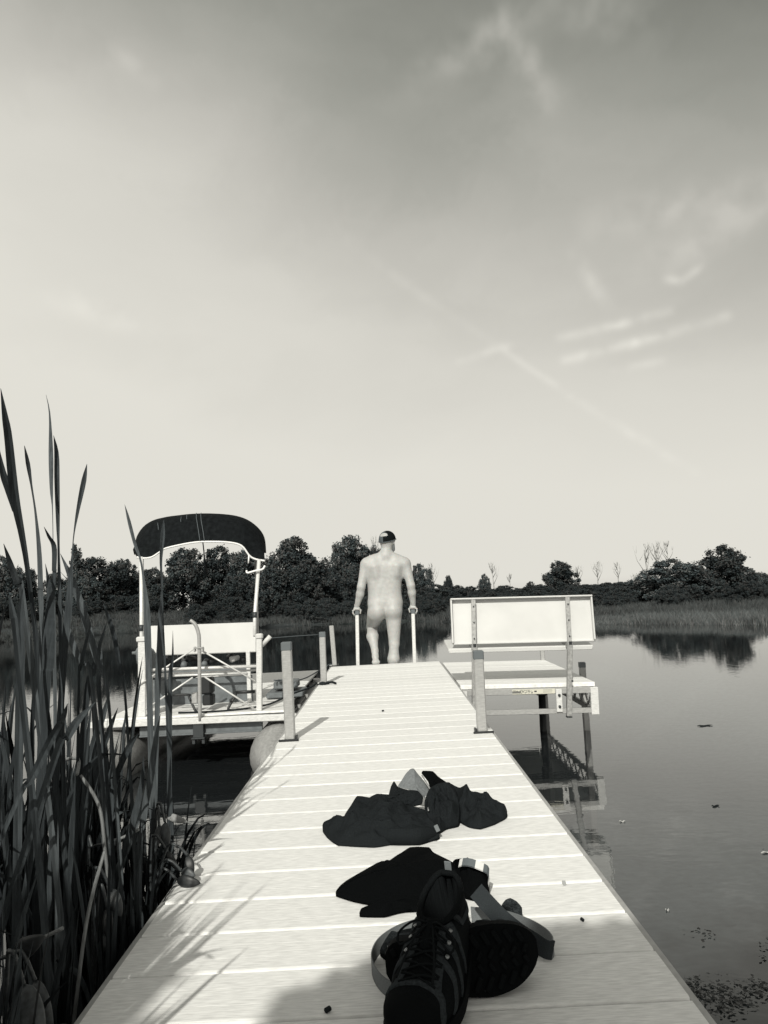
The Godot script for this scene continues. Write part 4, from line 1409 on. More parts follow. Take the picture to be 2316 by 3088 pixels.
	# canopy: fabric from a low near hem up over a high bow and back to the far bow
	var hem := smooth_path(vecs([-2.135, 1.235, -6.80, -2.07, 1.222, -6.80, -2.0, 1.228, -6.79, -1.93, 1.265, -6.78, -1.86, 1.30, -6.77, -1.63, 1.335, -6.76, -1.46, 1.335, -6.76, -1.30, 1.32, -6.77, -1.20, 1.285, -6.78, -1.14, 1.2, -6.79, -1.09, 1.165, -6.80, -1.005, 1.145, -6.80]), 48)
	var crest := smooth_path(vecs([-2.29, 1.29, -7.2, -2.28, 1.38, -7.2, -2.25, 1.475, -7.2, -2.15, 1.575, -7.2, -2.03, 1.615, -7.2, -1.85, 1.635, -7.2, -1.67, 1.64, -7.2, -1.5, 1.63, -7.2, -1.34, 1.605, -7.2, -1.22, 1.56, -7.2, -1.12, 1.48, -7.2, -1.06, 1.38, -7.2, -1.05, 1.24, -7.2]), 48)
	var far := smooth_path(vecs([-2.48, 1.33, -8, -2.46, 1.4, -8, -2.41, 1.46, -8, -2.31, 1.52, -8, -2.19, 1.545, -8, -2.04, 1.555, -8, -1.86, 1.56, -8, -1.69, 1.555, -8, -1.55, 1.54, -8, -1.44, 1.51, -8, -1.35, 1.46, -8, -1.29, 1.4, -8, -1.27, 1.3, -8]), 48)
	var nz := FastNoiseLite.new()
	nz.seed = 6
	nz.frequency = 2.2
	st = begin(true)
	var rows := []
	for k in 48:
		var row := []
		for j in 21:
			var f := j / 20.0
			var p: Vector3
			if f < 0.6:
				var g := f / 0.6
				p = (hem[k] as Vector3).lerp(crest[k], g)
				p += Vector3(0, 0.055 * sin(g * PI), 0.05 * sin(g * PI))
			else:
				p = (crest[k] as Vector3).lerp(far[k], (f - 0.6) / 0.4)
			p += Vector3(0, 0, 0.03) * nz.get_noise_2d(p.x * 2.0 + f * 1.5, f * 0.6) * sin(minf(f, 0.5) * PI)
			row.append(p)
		rows.append(row)
	for k in 47:
		for j in 20:
			var cen: Vector3 = rows[k][j] + Vector3(0, -0.4, -0.25)
			quad(st, rows[k][j], rows[k + 1][j], rows[k + 1][j + 1], rows[k][j + 1], cen)
			var dn := Vector3(0, -0.006, -0.004)
			quad(st, rows[k][j] + dn, rows[k + 1][j] + dn, rows[k + 1][j + 1] + dn, rows[k][j + 1] + dn, rows[k][j] + Vector3(0, 0.4, 0.25))
	var can := put(st, "canopy", M.canvas, t)
	st = begin(true)
	tube(st, hem, [0.0085], 6)
	put(st, "piping", M.cord, can)
	# pale drip streaks and two thin cords on the fabric
	for q in [[-1.535, 0.03], [-1.565, 0.03], [-1.635, 0.62], [-1.72, 0.5], [-1.9, 0.45]]:
		var kk := 0
		for k in 48:
			if absf(rows[k][0].x - q[0]) < absf(rows[kk][0].x - q[0]):
				kk = k
		var path := []
		for j in range(int(float(q[1]) * 12.0), 13 if q[1] < 0.1 else int(float(q[1]) * 12.0) + 4):
			path.append(rows[kk][j] + Vector3(0.0, 0.004, 0.006))
		if path.size() > 1:
			st = begin(true)
			tube(st, path, [0.0032], 5)
			put(st, "cord", M.rope, can)
	st = begin(true)
	tube(st, [Vector3(-1.535, 1.33, -6.75), Vector3(-1.54, 1.25, -6.8), Vector3(-1.545, 1.02, -6.85)], [0.006, 0.006, 0.012], 6)
	put(st, "hanging_strap", M.dark_rope, can)
	st = begin(true)
	tube(st, smooth_path([Vector3(-1.16, 1.065, -6.75), Vector3(-1.15, 1.045, -6.74), Vector3(-1.08, 1.06, -6.74), Vector3(-1.02, 1.07, -6.75), Vector3(-1.0, 1.1, -6.76)], 12), [0.009], 6)
	tube(st, [Vector3(-1.14, 1.2, -6.78), Vector3(-1.145, 1.13, -6.77)], [0.007], 6)
	put(st, "tie_strap", M.cord, can)
	for p in [[-2.215, 1.235, -2.2, 0.62, -2.19, -0.1], [-1.055, 1.16, -1.095, 0.68, -1.09, 0.5]]:
		st = begin(true)
		tube(st, [Vector3(p[0] + (0.12 if p[0] < -2.0 else 0.0), p[1], -6.8), Vector3(p[2] + (0.12 if p[0] < -2.0 else 0.0), p[3], -6.72), Vector3(p[4] + (0.12 if p[0] < -2.0 else 0.0), p[5], -6.64)], [0.0165, 0.0155, 0.015], 10)
		var cp := put(st, "canopy_pole", M.alu_bright, t)
		st = begin(true)
		tube(st, [Vector3(p[2] + (0.12 if p[0] < -2.0 else 0.0), p[3] - 0.03, -6.71), Vector3(p[2] + (0.12 if p[0] < -2.0 else 0.0), p[3] + 0.02, -6.72)], [0.019], 10)
		put(st, "pole_joint", M.dark_metal, cp)
	for x in [-2.46, -1.285]:
		st = begin(true)
		tube(st, [Vector3(x, 1.36, -8.0), Vector3(x, -0.1, -7.95)], [0.013], 8)
		put(st, "canopy_pole", M.alu, t)
	# mooring lines
	var r := thing("mooring_rope", "thin pale rope stretched from the boat to the middle left post", "rope", Vector3.ZERO, "mooring ropes")
	st = begin(true)
	tube(st, smooth_path([Vector3(-1.03, 0.475, -6.6), Vector3(-0.8, 0.468, -6.9), Vector3(-0.585, 0.455, -7.21)], 10), [0.004], 6)
	put(st, "line", M.rope, r)
	r = thing("mooring_rope_001", "low rope running over the water to the far left post", "rope", Vector3.ZERO, "mooring ropes")
	st = begin(true)
	tube(st, smooth_path([Vector3(-1.02, 0.06, -7.2), Vector3(-0.85, -0.03, -8.0), Vector3(-0.65, 0.02, -8.85), Vector3(-0.6, 0.015, -8.92)], 14), [0.006], 6)
	put(st, "line", M.rope, r)
	r = thing("mooring_rope_002", "dark rope lying across the boat deck towards the nearest post", "rope", Vector3.ZERO, "mooring ropes")
	st = begin(true)
	tube(st, smooth_path([Vector3(-1.75, -0.105, -6.62), Vector3(-1.5, -0.107, -6.6), Vector3(-1.25, -0.105, -6.63), Vector3(-1.0, -0.08, -6.65), Vector3(-0.82, -0.02, -6.75), Vector3(-0.66, 0.01, -6.95), Vector3(-0.63, 0.02, -7.18)], 30), [0.0085], 6)
	put(st, "line", M.dark_rope, r)
	r = thing("mooring_rope_003", "short dark rope tail on the boards by the middle post", "rope", Vector3.ZERO, "mooring ropes")
	st = begin(true)
	tube(st, smooth_path([Vector3(-0.60, 0.012, -7.17), Vector3(-0.55, 0.014, -7.15), Vector3(-0.49, 0.018, -7.19), Vector3(-0.45, 0.012, -7.14)], 14), [0.012, 0.014, 0.018, 0.018, 0.016, 0.01], 8)
	put(st, "line", M.dark_rope, r)

# ---------- ladder ----------
func build_ladder() -> void:
	var t := thing("dock_ladder", "swim ladder at the dock end with two upright grab rails", "ladder")
	var z := -9.0
	for p in [[-0.297, 0.597, -0.318], [0.352, 0.582, 0.337]]:
		var st := begin()
		var x0: float = p[2]
		bar(st, Vector3(x0 - (p[0] - x0) * 2.0, -1.5, z), Vector3(p[0], p[1], z), 0.04, 0.04, 0.005)
		var rl := put(st, "grab_rail", M.alu_bright, t)
		st = begin()
		rbox(st, Vector3(p[0], p[1] - 0.012, z), Vector3(0.05, 0.05, 0.05), 0.006)
		put(st, "rail_cap", M.cap, rl)
		st = begin()
		rbox(st, Vector3(x0 + 0.004, -0.05, z + 0.046), Vector3(0.05, 0.08, 0.05))
		put(st, "bracket", M.galv, t)
	for k in 4:
		var st := begin()
		rbox(st, Vector3(0.01, -0.31 - k * 0.27, z), Vector3(0.62, 0.03, 0.1))
		put(st, "step", M.alu, t)

# ---------- the person ----------
func build_person() -> void:
	var at := Vector3(0.0, 0.0, -8.97)
	var t := thing("person", "unclothed person seen from behind in a dark cap, climbing down the ladder holding both rails", "person", at)
	var v := PackedVector3Array()
	var n := PackedVector3Array()
	var ix := PackedInt32Array()
	var f := Field.new(Vector3(-0.40, -0.40, -0.42), Vector3(0.47, 1.38, 0.26), 0.0125)
	# pelvis, belly, chest
	f.bone(Vector3(-0.025, 0.685, 0.0), Vector3(0.095, 0.685, 0.0), 0.145, 0.145, 0.05, 0.75)
	f.bone(Vector3(-0.01, 0.83, -0.02), Vector3(0.08, 0.83, -0.02), 0.148, 0.148, 0.06, 0.78)
	f.bone(Vector3(-0.01, 0.96, -0.02), Vector3(0.09, 0.96, -0.02), 0.150, 0.150, 0.06, 0.72)
	f.bone(Vector3(-0.045, 1.08, -0.01), Vector3(0.145, 1.075, -0.01), 0.152, 0.152, 0.05, 0.66)
	# shoulder blades and shoulder line
	f.bone(Vector3(-0.07, 1.10, 0.055), Vector3(-0.05, 1.02, 0.055), 0.055, 0.04, 0.05)
	f.bone(Vector3(0.19, 1.095, 0.055), Vector3(0.17, 1.015, 0.055), 0.055, 0.04, 0.05)
	f.bone(Vector3(0.075, 1.245, -0.01), Vector3(-0.15, 1.155, 0.0), 0.05, 0.068, 0.06)
	f.bone(Vector3(0.075, 1.245, -0.01), Vector3(0.275, 1.14, 0.0), 0.05, 0.068, 0.06)
	# seat
	f.bone(Vector3(-0.055, 0.60, 0.045), Vector3(-0.06, 0.66, 0.03), 0.098, 0.09, 0.03)
	f.bone(Vector3(0.122, 0.60, 0.045), Vector3(0.125, 0.66, 0.03), 0.098, 0.09, 0.03)
	# straight right leg, its foot on a ladder step below the boards
	f.bone(Vector3(0.125, 0.57, 0.0), Vector3(0.115, 0.22, -0.01), 0.098, 0.062, 0.04)
	f.bone(Vector3(0.113, 0.2, 0.012), Vector3(0.098, 0.04, 0.012), 0.052, 0.066, 0.03)
	f.bone(Vector3(0.098, 0.04, 0.012), Vector3(0.09, -0.22, 0.0), 0.064, 0.038, 0.03)
	f.bone(Vector3(0.09, -0.24, 0.02), Vector3(0.095, -0.27, -0.14), 0.04, 0.03, 0.03)
	# bent left leg: knee forward, toes still on the edge of the boards
	f.bone(Vector3(-0.075, 0.57, 0.0), Vector3(-0.135, 0.415, -0.25), 0.105, 0.068, 0.03)
	f.bone(Vector3(-0.135, 0.395, -0.24), Vector3(-0.132, 0.305, -0.07), 0.058, 0.066, 0.012)
	f.bone(Vector3(-0.132, 0.305, -0.07), Vector3(-0.11, 0.15, 0.045), 0.064, 0.038, 0.03)
	f.bone(Vector3(-0.11, 0.15, 0.045), Vector3(-0.108, 0.085, 0.08), 0.04, 0.036, 0.02)
	f.bone(Vector3(-0.108, 0.085, 0.07), Vector3(-0.105, 0.03, 0.12), 0.036, 0.03, 0.02)
	f.bone(Vector3(-0.125, 0.026, 0.12), Vector3(-0.08, 0.026, 0.12), 0.026, 0.024, 0.02)
	# arms
	f.bone(Vector3(-0.172, 1.13, 0.0), Vector3(-0.232, 0.885, 0.04), 0.060, 0.046, 0.04)
	f.bone(Vector3(-0.232, 0.885, 0.04), Vector3(-0.25, 0.80, 0.02), 0.046, 0.045, 0.02)
	f.bone(Vector3(-0.25, 0.80, 0.02), Vector3(-0.294, 0.665, -0.02), 0.045, 0.030, 0.02)
	f.bone(Vector3(0.295, 1.115, 0.0), Vector3(0.342, 0.87, 0.04), 0.060, 0.046, 0.04)
	f.bone(Vector3(0.342, 0.87, 0.04), Vector3(0.35, 0.785, 0.02), 0.046, 0.045, 0.02)
	f.bone(Vector3(0.35, 0.785, 0.02), Vector3(0.358, 0.65, -0.02), 0.045, 0.030, 0.02)
	# neck
	f.bone(Vector3(0.07, 1.22, 0.0), Vector3(0.085, 1.34, -0.02), 0.066, 0.06, 0.04)
	var got := f.emit(v, n, ix)
	v = got[0]; n = got[1]; ix = got[2]
	# head, turned to the right
	var hc := Vector3(0.095, 1.395, -0.03)
	var fwd := Vector3(0.45, -0.12, -0.88).normalized()
	var side := fwd.cross(Vector3.UP).normalized()
	var upv := side.cross(fwd).normalized()
	var h := Field.new(hc - Vector3(0.15, 0.17, 0.17), hc + Vector3(0.16, 0.15, 0.15), 0.008)
	h.bone(hc - fwd * 0.03 + upv * 0.03, hc + fwd * 0.035 + upv * 0.035, 0.082, 0.078, 0.02)
	h.bone(hc - upv * 0.02, hc + fwd * 0.05 - upv * 0.055, 0.07, 0.05, 0.04)
	h.bone(hc + fwd * 0.06 - upv * 0.07, hc + fwd * 0.085 - upv * 0.075, 0.036, 0.026, 0.03)
	h.bone(hc + fwd * 0.105 + upv * 0.01, hc + fwd * 0.12 - upv * 0.025, 0.009, 0.015, 0.015)
	h.bone(hc + fwd * 0.1 - upv * 0.05 - side * 0.02, hc + fwd * 0.1 - upv * 0.05 + side * 0.02, 0.009, 0.009, 0.006)
	for s in [-1.0, 1.0]:
		h.bone(hc + fwd * 0.1 + upv * 0.022 - side * (0.015 * s), hc + fwd * 0.085 + upv * 0.024 - side * (0.05 * s), 0.013, 0.012, 0.012)
		h.bone(hc + side * (s * 0.08) + upv * 0.02 - fwd * 0.008, hc + side * (s * 0.078) - upv * 0.025 + fwd * 0.004, 0.016, 0.011, 0.008)
	h.bone(Vector3(0.085, 1.30, -0.01), Vector3(0.09, 1.35, -0.02), 0.062, 0.062, 0.03)
	got = h.emit(v, n, ix)
	v = got[0]; n = got[1]; ix = got[2]
	# hands, closed over the tops of the rails
	for q in [[-0.297, 0.612, -1.0], [0.352, 0.597, 1.0]]:
		var c := Vector3(q[0], q[1], -0.03)
		var s: float = q[2]
		var g := Field.new(c - Vector3(0.085, 0.10, 0.085), c + Vector3(0.085, 0.09, 0.085), 0.0045)
		g.bone(c + Vector3(0.0, 0.06, 0.008), c + Vector3(0.0, 0.026, 0.0), 0.029, 0.026, 0.02)
		g.bone(c + Vector3(-0.018, 0.022, 0.006), c + Vector3(0.018, 0.022, 0.006), 0.022, 0.022, 0.012, 1.4)
		for k in 4:
			var z := 0.028 - 0.019 * k
			var long: float = [0.8, 0.95, 1.0, 0.9][k]
			var a := c + Vector3(s * 0.018, 0.02, z)
			var b := c + Vector3(s * 0.045, 0.002, z)
			var e := c + Vector3(s * 0.046, -0.03 * long, z - 0.003)
			var t2 := c + Vector3(s * 0.031, -0.058 * long, z - 0.004)
			g.bone(a, b, 0.0105, 0.0095, 0.006)
			g.bone(b, e, 0.0095, 0.0088, 0.004)
			g.bone(e, t2, 0.0088, 0.0075, 0.004)
		g.bone(c + Vector3(-s * 0.014, 0.024, 0.015), c + Vector3(-s * 0.044, 0.004, 0.01), 0.013, 0.011, 0.008)
		g.bone(c + Vector3(-s * 0.044, 0.004, 0.01), c + Vector3(-s * 0.037, -0.032, 0.012), 0.0105, 0.0085, 0.004)
		got = g.emit(v, n, ix)
		v = got[0]; n = got[1]; ix = got[2]
	raw("body", v, n, ix, M.skin, t)
	# eyes
	var st := begin(true)
	for s in [-1.0, 1.0]:
		var e: Vector3 = hc + fwd * 0.098 + upv * 0.006 + side * (s * 0.032)
		tube(st, [e - fwd * 0.006, e, e + fwd * 0.004], [0.007, 0.008, 0.003], 8)
	put(st, "eyes", M.black, t)
	# beard: fits round the jaw
	var bf := Field.new(hc - Vector3(0.15, 0.19, 0.19), hc + Vector3(0.17, 0.1, 0.12), 0.009)
	bf.bone(hc + fwd * 0.05 - upv * 0.085, hc + fwd * 0.085 - upv * 0.092, 0.047, 0.034, 0.03)
	for s in [-1.0, 1.0]:
		bf.bone(hc + side * (s * 0.064) - upv * 0.03 + fwd * 0.02, hc + side * (s * 0.04) - upv * 0.085 + fwd * 0.06, 0.022, 0.03, 0.02)
	var bgot := bf.emit(PackedVector3Array(), PackedVector3Array(), PackedInt32Array())
	raw("beard", bgot[0], bgot[1], bgot[2], mat(0.22, 0.9), t)
	# cap worn backwards: six panels, a strap band with its opening, and the peak over the face
	var cb := Basis(side, upv, -fwd) * Basis(Vector3(1, 0, 0), 0.36)
	var cap := thing_part("cap", t)
	var pm := [mat(0.008, 0.9), mat(0.09, 0.9), mat(0.012, 0.9), mat(0.09, 0.9), mat(0.015, 0.9), mat(0.008, 0.9)]
	for p in 6:
		st = begin(true)
		var lim := 8
		for i in lim:
			for j in 10:
				var q := []
				for w in [[i, j], [i + 1, j], [i + 1, j + 1], [i, j + 1]]:
					var az := TAU * (p + float(w[0]) / lim) / 6.0 + 0.5
					var el := -0.12 + (PI * 0.5 + 0.12) * float(w[1]) / 10.0
					q.append(hc + upv * 0.03 + cb * (Vector3(cos(az) * cos(el) * 0.096, sin(el) * 0.1, sin(az) * cos(el) * 0.116)))
				quad(st, q[0], q[1], q[2], q[3], hc)
		put(st, "cap_panel", pm[p], cap)
	st = begin(true)
	var bandp := []
	for k in 33:
		var az := TAU * k / 32.0
		bandp.append(hc + upv * 0.03 + cb * Vector3(cos(az) * 0.0965, -0.014, sin(az) * 0.1165))
	tube(st, bandp, [0.006], 6)
	put(st, "cap_band", mat(0.09, 0.9), cap)
	st = begin(true)
	for i in 12:
		var a0 := PI * (0.22 + 0.56 * i / 12.0)
		var a1 := PI * (0.22 + 0.56 * (i + 1) / 12.0)
		for dy in [0.0, -0.004]:
			var p0 := hc + upv * 0.03 + cb * Vector3(cos(a0) * 0.094, -0.01 + dy, -sin(a0) * 0.112)
			var p1 := hc + upv * 0.03 + cb * Vector3(cos(a1) * 0.094, -0.01 + dy, -sin(a1) * 0.112)
			var p2 := hc + upv * 0.03 + cb * Vector3(cos(a1) * 0.088, -0.03 + dy, -sin(a1) * 0.17)
			var p3 := hc + upv * 0.03 + cb * Vector3(cos(a0) * 0.088, -0.03 + dy, -sin(a0) * 0.17)
			quad(st, p0, p1, p2, p3, hc - upv * (0.3 if dy == 0.0 else -0.3))
	put(st, "cap_peak", mat(0.05, 0.9), cap)

func thing_part(called: String, parent: Node) -> Node3D:
	var o := Node3D.new()
	o.name = called
	parent.add_child(o, true)
	return o

# ---------- clothes on the boards ----------
func build_clothes() -> void:
	var d := cloth_data()
	var t := thing("jacket", "dark grey zipped jacket lying crumpled across the boards, collar open", "jacket")
	pillow("hem_fold", vecs(d.hem), Vector3(0, 0.018, 0.0), 0.045, 5.0, M.cloth, t, 3)
	pillow("front", vecs(d.torso), Vector3(0, 0.022, 0.012), 0.06, 4.4, M.cloth, t, 4)
	pillow("other_front", vecs(d.right_body), Vector3(0, 0.014, 0.012), 0.06, 6.5, M.cloth, t, 5)
	pillow("sleeve", vecs(d.right_sleeve), Vector3(0, 0.022, 0.012), 0.045, 5.8, M.cloth, t, 6)
	pillow("collar", vecs(d.left_collar), Vector3(0, 0.008, 0.03), 0.02, 14.0, M.cloth, t, 7, 2.2, false)
	pillow("collar", vecs(d.right_collar), Vector3(0, 0.0, 0.02), 0.012, 10.0, M.cloth_black, t, 8, 2.2, false)
	var lin := pillow("lining", vecs(d.lining), Vector3(0, 0.0, 0.012), 0.008, 9.0, M.lining, t, 9, 2.2, false)
	lin.set_meta("label", "pale grey inner lining standing up in the collar")
	var zip := smooth_path(vecs([0.150, 0.128, -3.005, 0.165, 0.108, -2.965, 0.178, 0.088, -2.925, 0.168, 0.076, -2.895, 0.157, 0.072, -2.865, 0.156, 0.072, -2.80, 0.158, 0.066, -2.76]), 26)
	var st := begin(true)
	tube(st, zip, [0.0028], 5)
	put(st, "zip", mat(0.3, 0.4, 0.3), t)
	st = begin()
	rbox(st, Vector3(0.156, 0.086, -2.85), Vector3(0.008, 0.012, 0.005), 0.0015)
	rbox(st, Vector3(0.162, 0.078, -2.846), Vector3(0.005, 0.014, 0.003), 0.001)
	put(st, "zip_slider", mat(0.8, 0.25, 0.6), t)
	st = begin()
	rbox(st, Vector3(0.178, 0.04, -2.645), Vector3(0.014, 0.022, 0.006), 0.002, Basis(Vector3(0, 0, 1), 0.4))
	put(st, "hem_toggle", mat(0.15, 0.5), t)

	t = thing("black_shorts", "black garment with a checked waistband lying between jacket and boots", "shorts")
	pillow("leg", vecs(d.shorts), Vector3(0, 0.03, 0.0), 0.012, 5.0, M.cloth_black, t, 12)
	pillow("leg", vecs(d.leg_hem), Vector3(0, 0.012, 0.0), 0.008, 6.0, M.cloth_black, t, 13)
	pillow("rolled_waist", vecs(d.waist_roll), Vector3(0, 0.02, 0.012), 0.02, 9.0, M.cloth_black, t, 14)
	var path := smooth_path(vecs(d.band), 15)
	var wm := mat(0.62, 0.8)
	var gm := mat(0.12, 0.8)
	for i in 14:
		var a: Vector3 = path[i]
		var b: Vector3 = path[i + 1]
		for j in 2:
			st = begin()
			var off := Vector3(-0.003, -0.007, 0.007) * (j + 0.0)
			var o2 := Vector3(-0.003, -0.007, 0.007) * (j + 1.0)
			var cen := (a + b) * 0.5 + off * 0.5 - Vector3(0, 0.05, 0.02)
			quad(st, a + off, b + off, b + o2, a + o2, cen)
			quad(st, a + off - Vector3(0, 0.003, 0.002), b + off - Vector3(0, 0.003, 0.002), b + o2 - Vector3(0, 0.003, 0.002), a + o2 - Vector3(0, 0.003, 0.002), cen + Vector3(0, 0.1, 0.04))
			put(st, "band_check", wm if (i / 2) % 3 == 0 or (i + j) % 7 == 0 else gm, t)

	t = thing("sock", "dark sock bundle inside the belt loop left of the upright boot", "sock")
	pillow("knit", vecs(d.sock_a), Vector3(0, 0.012, 0.016), 0.012, 22.0, mat(0.02, 1.0), t, 15)
	t = thing("sock_001", "greyer sock bundle behind the belt's right strap", "sock")
	pillow("knit", vecs(d.sock_b), Vector3(0, 0.01, 0.016), 0.012, 25.0, textured(0.075, 1.0, noise_tex(0.06, 0.4, 1.0, 4, 256, 61), Vector3(14, 14, 14)), t, 16)

	t = thing("belt", "grey webbing belt looped on its edge round the boots", "belt")
	var web := textured(0.2, 0.8, noise_tex(0.06, 0.7, 1.0, 3, 256, 62), Vector3(20, 20, 20))
	var webd := textured(0.045, 0.8, noise_tex(0.06, 0.7, 1.0, 3, 256, 63), Vector3(20, 20, 20))
	var up := [Vector3(0, 1, 0), Vector3(0, 1, 0), Vector3(0, 1, 0), Vector3(0, 1, 0), Vector3(0, 1, 0), Vector3(0, 1, 0), Vector3(0, 1, 0), Vector3(0, 1, 0)]
	ribbon("loop", vecs([0.155, 0.0, -2.0, 0.09, 0.0, -1.965, 0.035, 0.0, -1.93, -0.008, 0.0, -1.87, -0.024, 0.0, -1.80, -0.016, 0.0, -1.735, 0.008, 0.0, -1.68, 0.05, 0.0, -1.635]), up, 0.036, 0.0022, web, t, 60)
	ribbon("strap", vecs([0.214, 0.092, -1.93, 0.235, 0.074, -1.90, 0.265, 0.05, -1.865, 0.30, 0.03, -1.83, 0.335, 0.018, -1.80, 0.356, 0.010, -1.785, 0.372, 0.004, -1.79]), [Vector3(0.55, 0.75, -0.3), Vector3(0.55, 0.75, -0.3), Vector3(0.5, 0.8, -0.3), Vector3(0.4, 0.85, -0.2), Vector3(0.2, 0.9, -0.1), Vector3(0.1, 0.95, 0), Vector3(0, 1, 0)], 0.04, 0.0024, webd, t, 50)
	ribbon("loop", vecs([0.372, 0.004, -1.79, 0.384, 0.003, -1.82, 0.376, 0.003, -1.87, 0.345, 0.002, -1.93, 0.29, 0.002, -1.985, 0.22, 0.002, -2.01]), [Vector3(0, 1, 0), Vector3(0, 1, 0), Vector3(0, 1, 0), Vector3(0, 1, 0), Vector3(0, 1, 0), Vector3(0, 1, 0)], 0.036, 0.0022, web, t, 40)

# ---------- boots ----------
func boot_sec(s: float) -> Array:
	# s: 0 heel .. 1 toe; returns half width, height, half opening, sole lift, centre line
	var w := 0.036 + 0.012 * sin(minf(s * 3.2, PI)) * 0.4 + 0.018 * exp(-pow((s - 0.68) / 0.26, 2.0))
	w *= sqrt(clampf(1.0 - pow(maxf(0.0, (s - 0.80) / 0.205), 2.4), 0.0, 1.0)) * sqrt(clampf(1.0 - pow(maxf(0.0, (0.12 - s) / 0.125), 2.4), 0.0, 1.0))
	var h := 0.112
	if s > 0.38:
		h = lerpf(0.112, 0.060, smoothstep(0.38, 0.80, s))
	if s > 0.8:
		h = 0.060 * sqrt(maxf(0.02, 1.0 - pow((s - 0.8) / 0.215, 2.2)))
	if s < 0.1:
		h = 0.112 + 0.012 * (1.0 - s / 0.1)
	var op := 0.033 * sqrt(maxf(0.0, 1.0 - pow((s - 0.225) / 0.215, 2.0)))
	return [maxf(w, 0.004), maxf(h, 0.014), op, 0.02 * pow(maxf(0.0, (s - 0.75) / 0.25), 2.0), 0.012 * sin(s * PI) - 0.006]

func boot_pt(s: float, a: float, off := 0.0) -> Vector3:
	# a: -1 left foot of the wall .. 0 top .. 1 right foot of the wall (outer skin)
	var q := boot_sec(s)
	var w: float = q[0]
	var h: float = q[1]
	var op: float = q[2]
	var b := absf(a)
	var y := 0.0
	var x := 0.0
	if b > 0.5:
		var t := (b - 0.5) * 2.0
		y = lerpf(h * 0.62, 0.0, t)
		x = w * lerpf(1.0, 0.97, t) * (1.0 + 0.06 * sin(t * PI))
	else:
		var t := b * 2.0
		var e := t * PI * 0.5
		x = lerpf(op + 0.004, w, pow(sin(e), 0.9))
		if op < 0.003:
			x = w * sin(e)
		y = h * 0.62 + h * 0.38 * cos(e)
	var n := Vector3(x / maxf(w, 0.001), (y - h * 0.4) / maxf(h, 0.01), 0.0).normalized()
	x += n.x * off
	y += n.y * off
	return Vector3(x * signf(a) + float(q[4]), y + 0.024 + float(q[3]), s * 0.30)

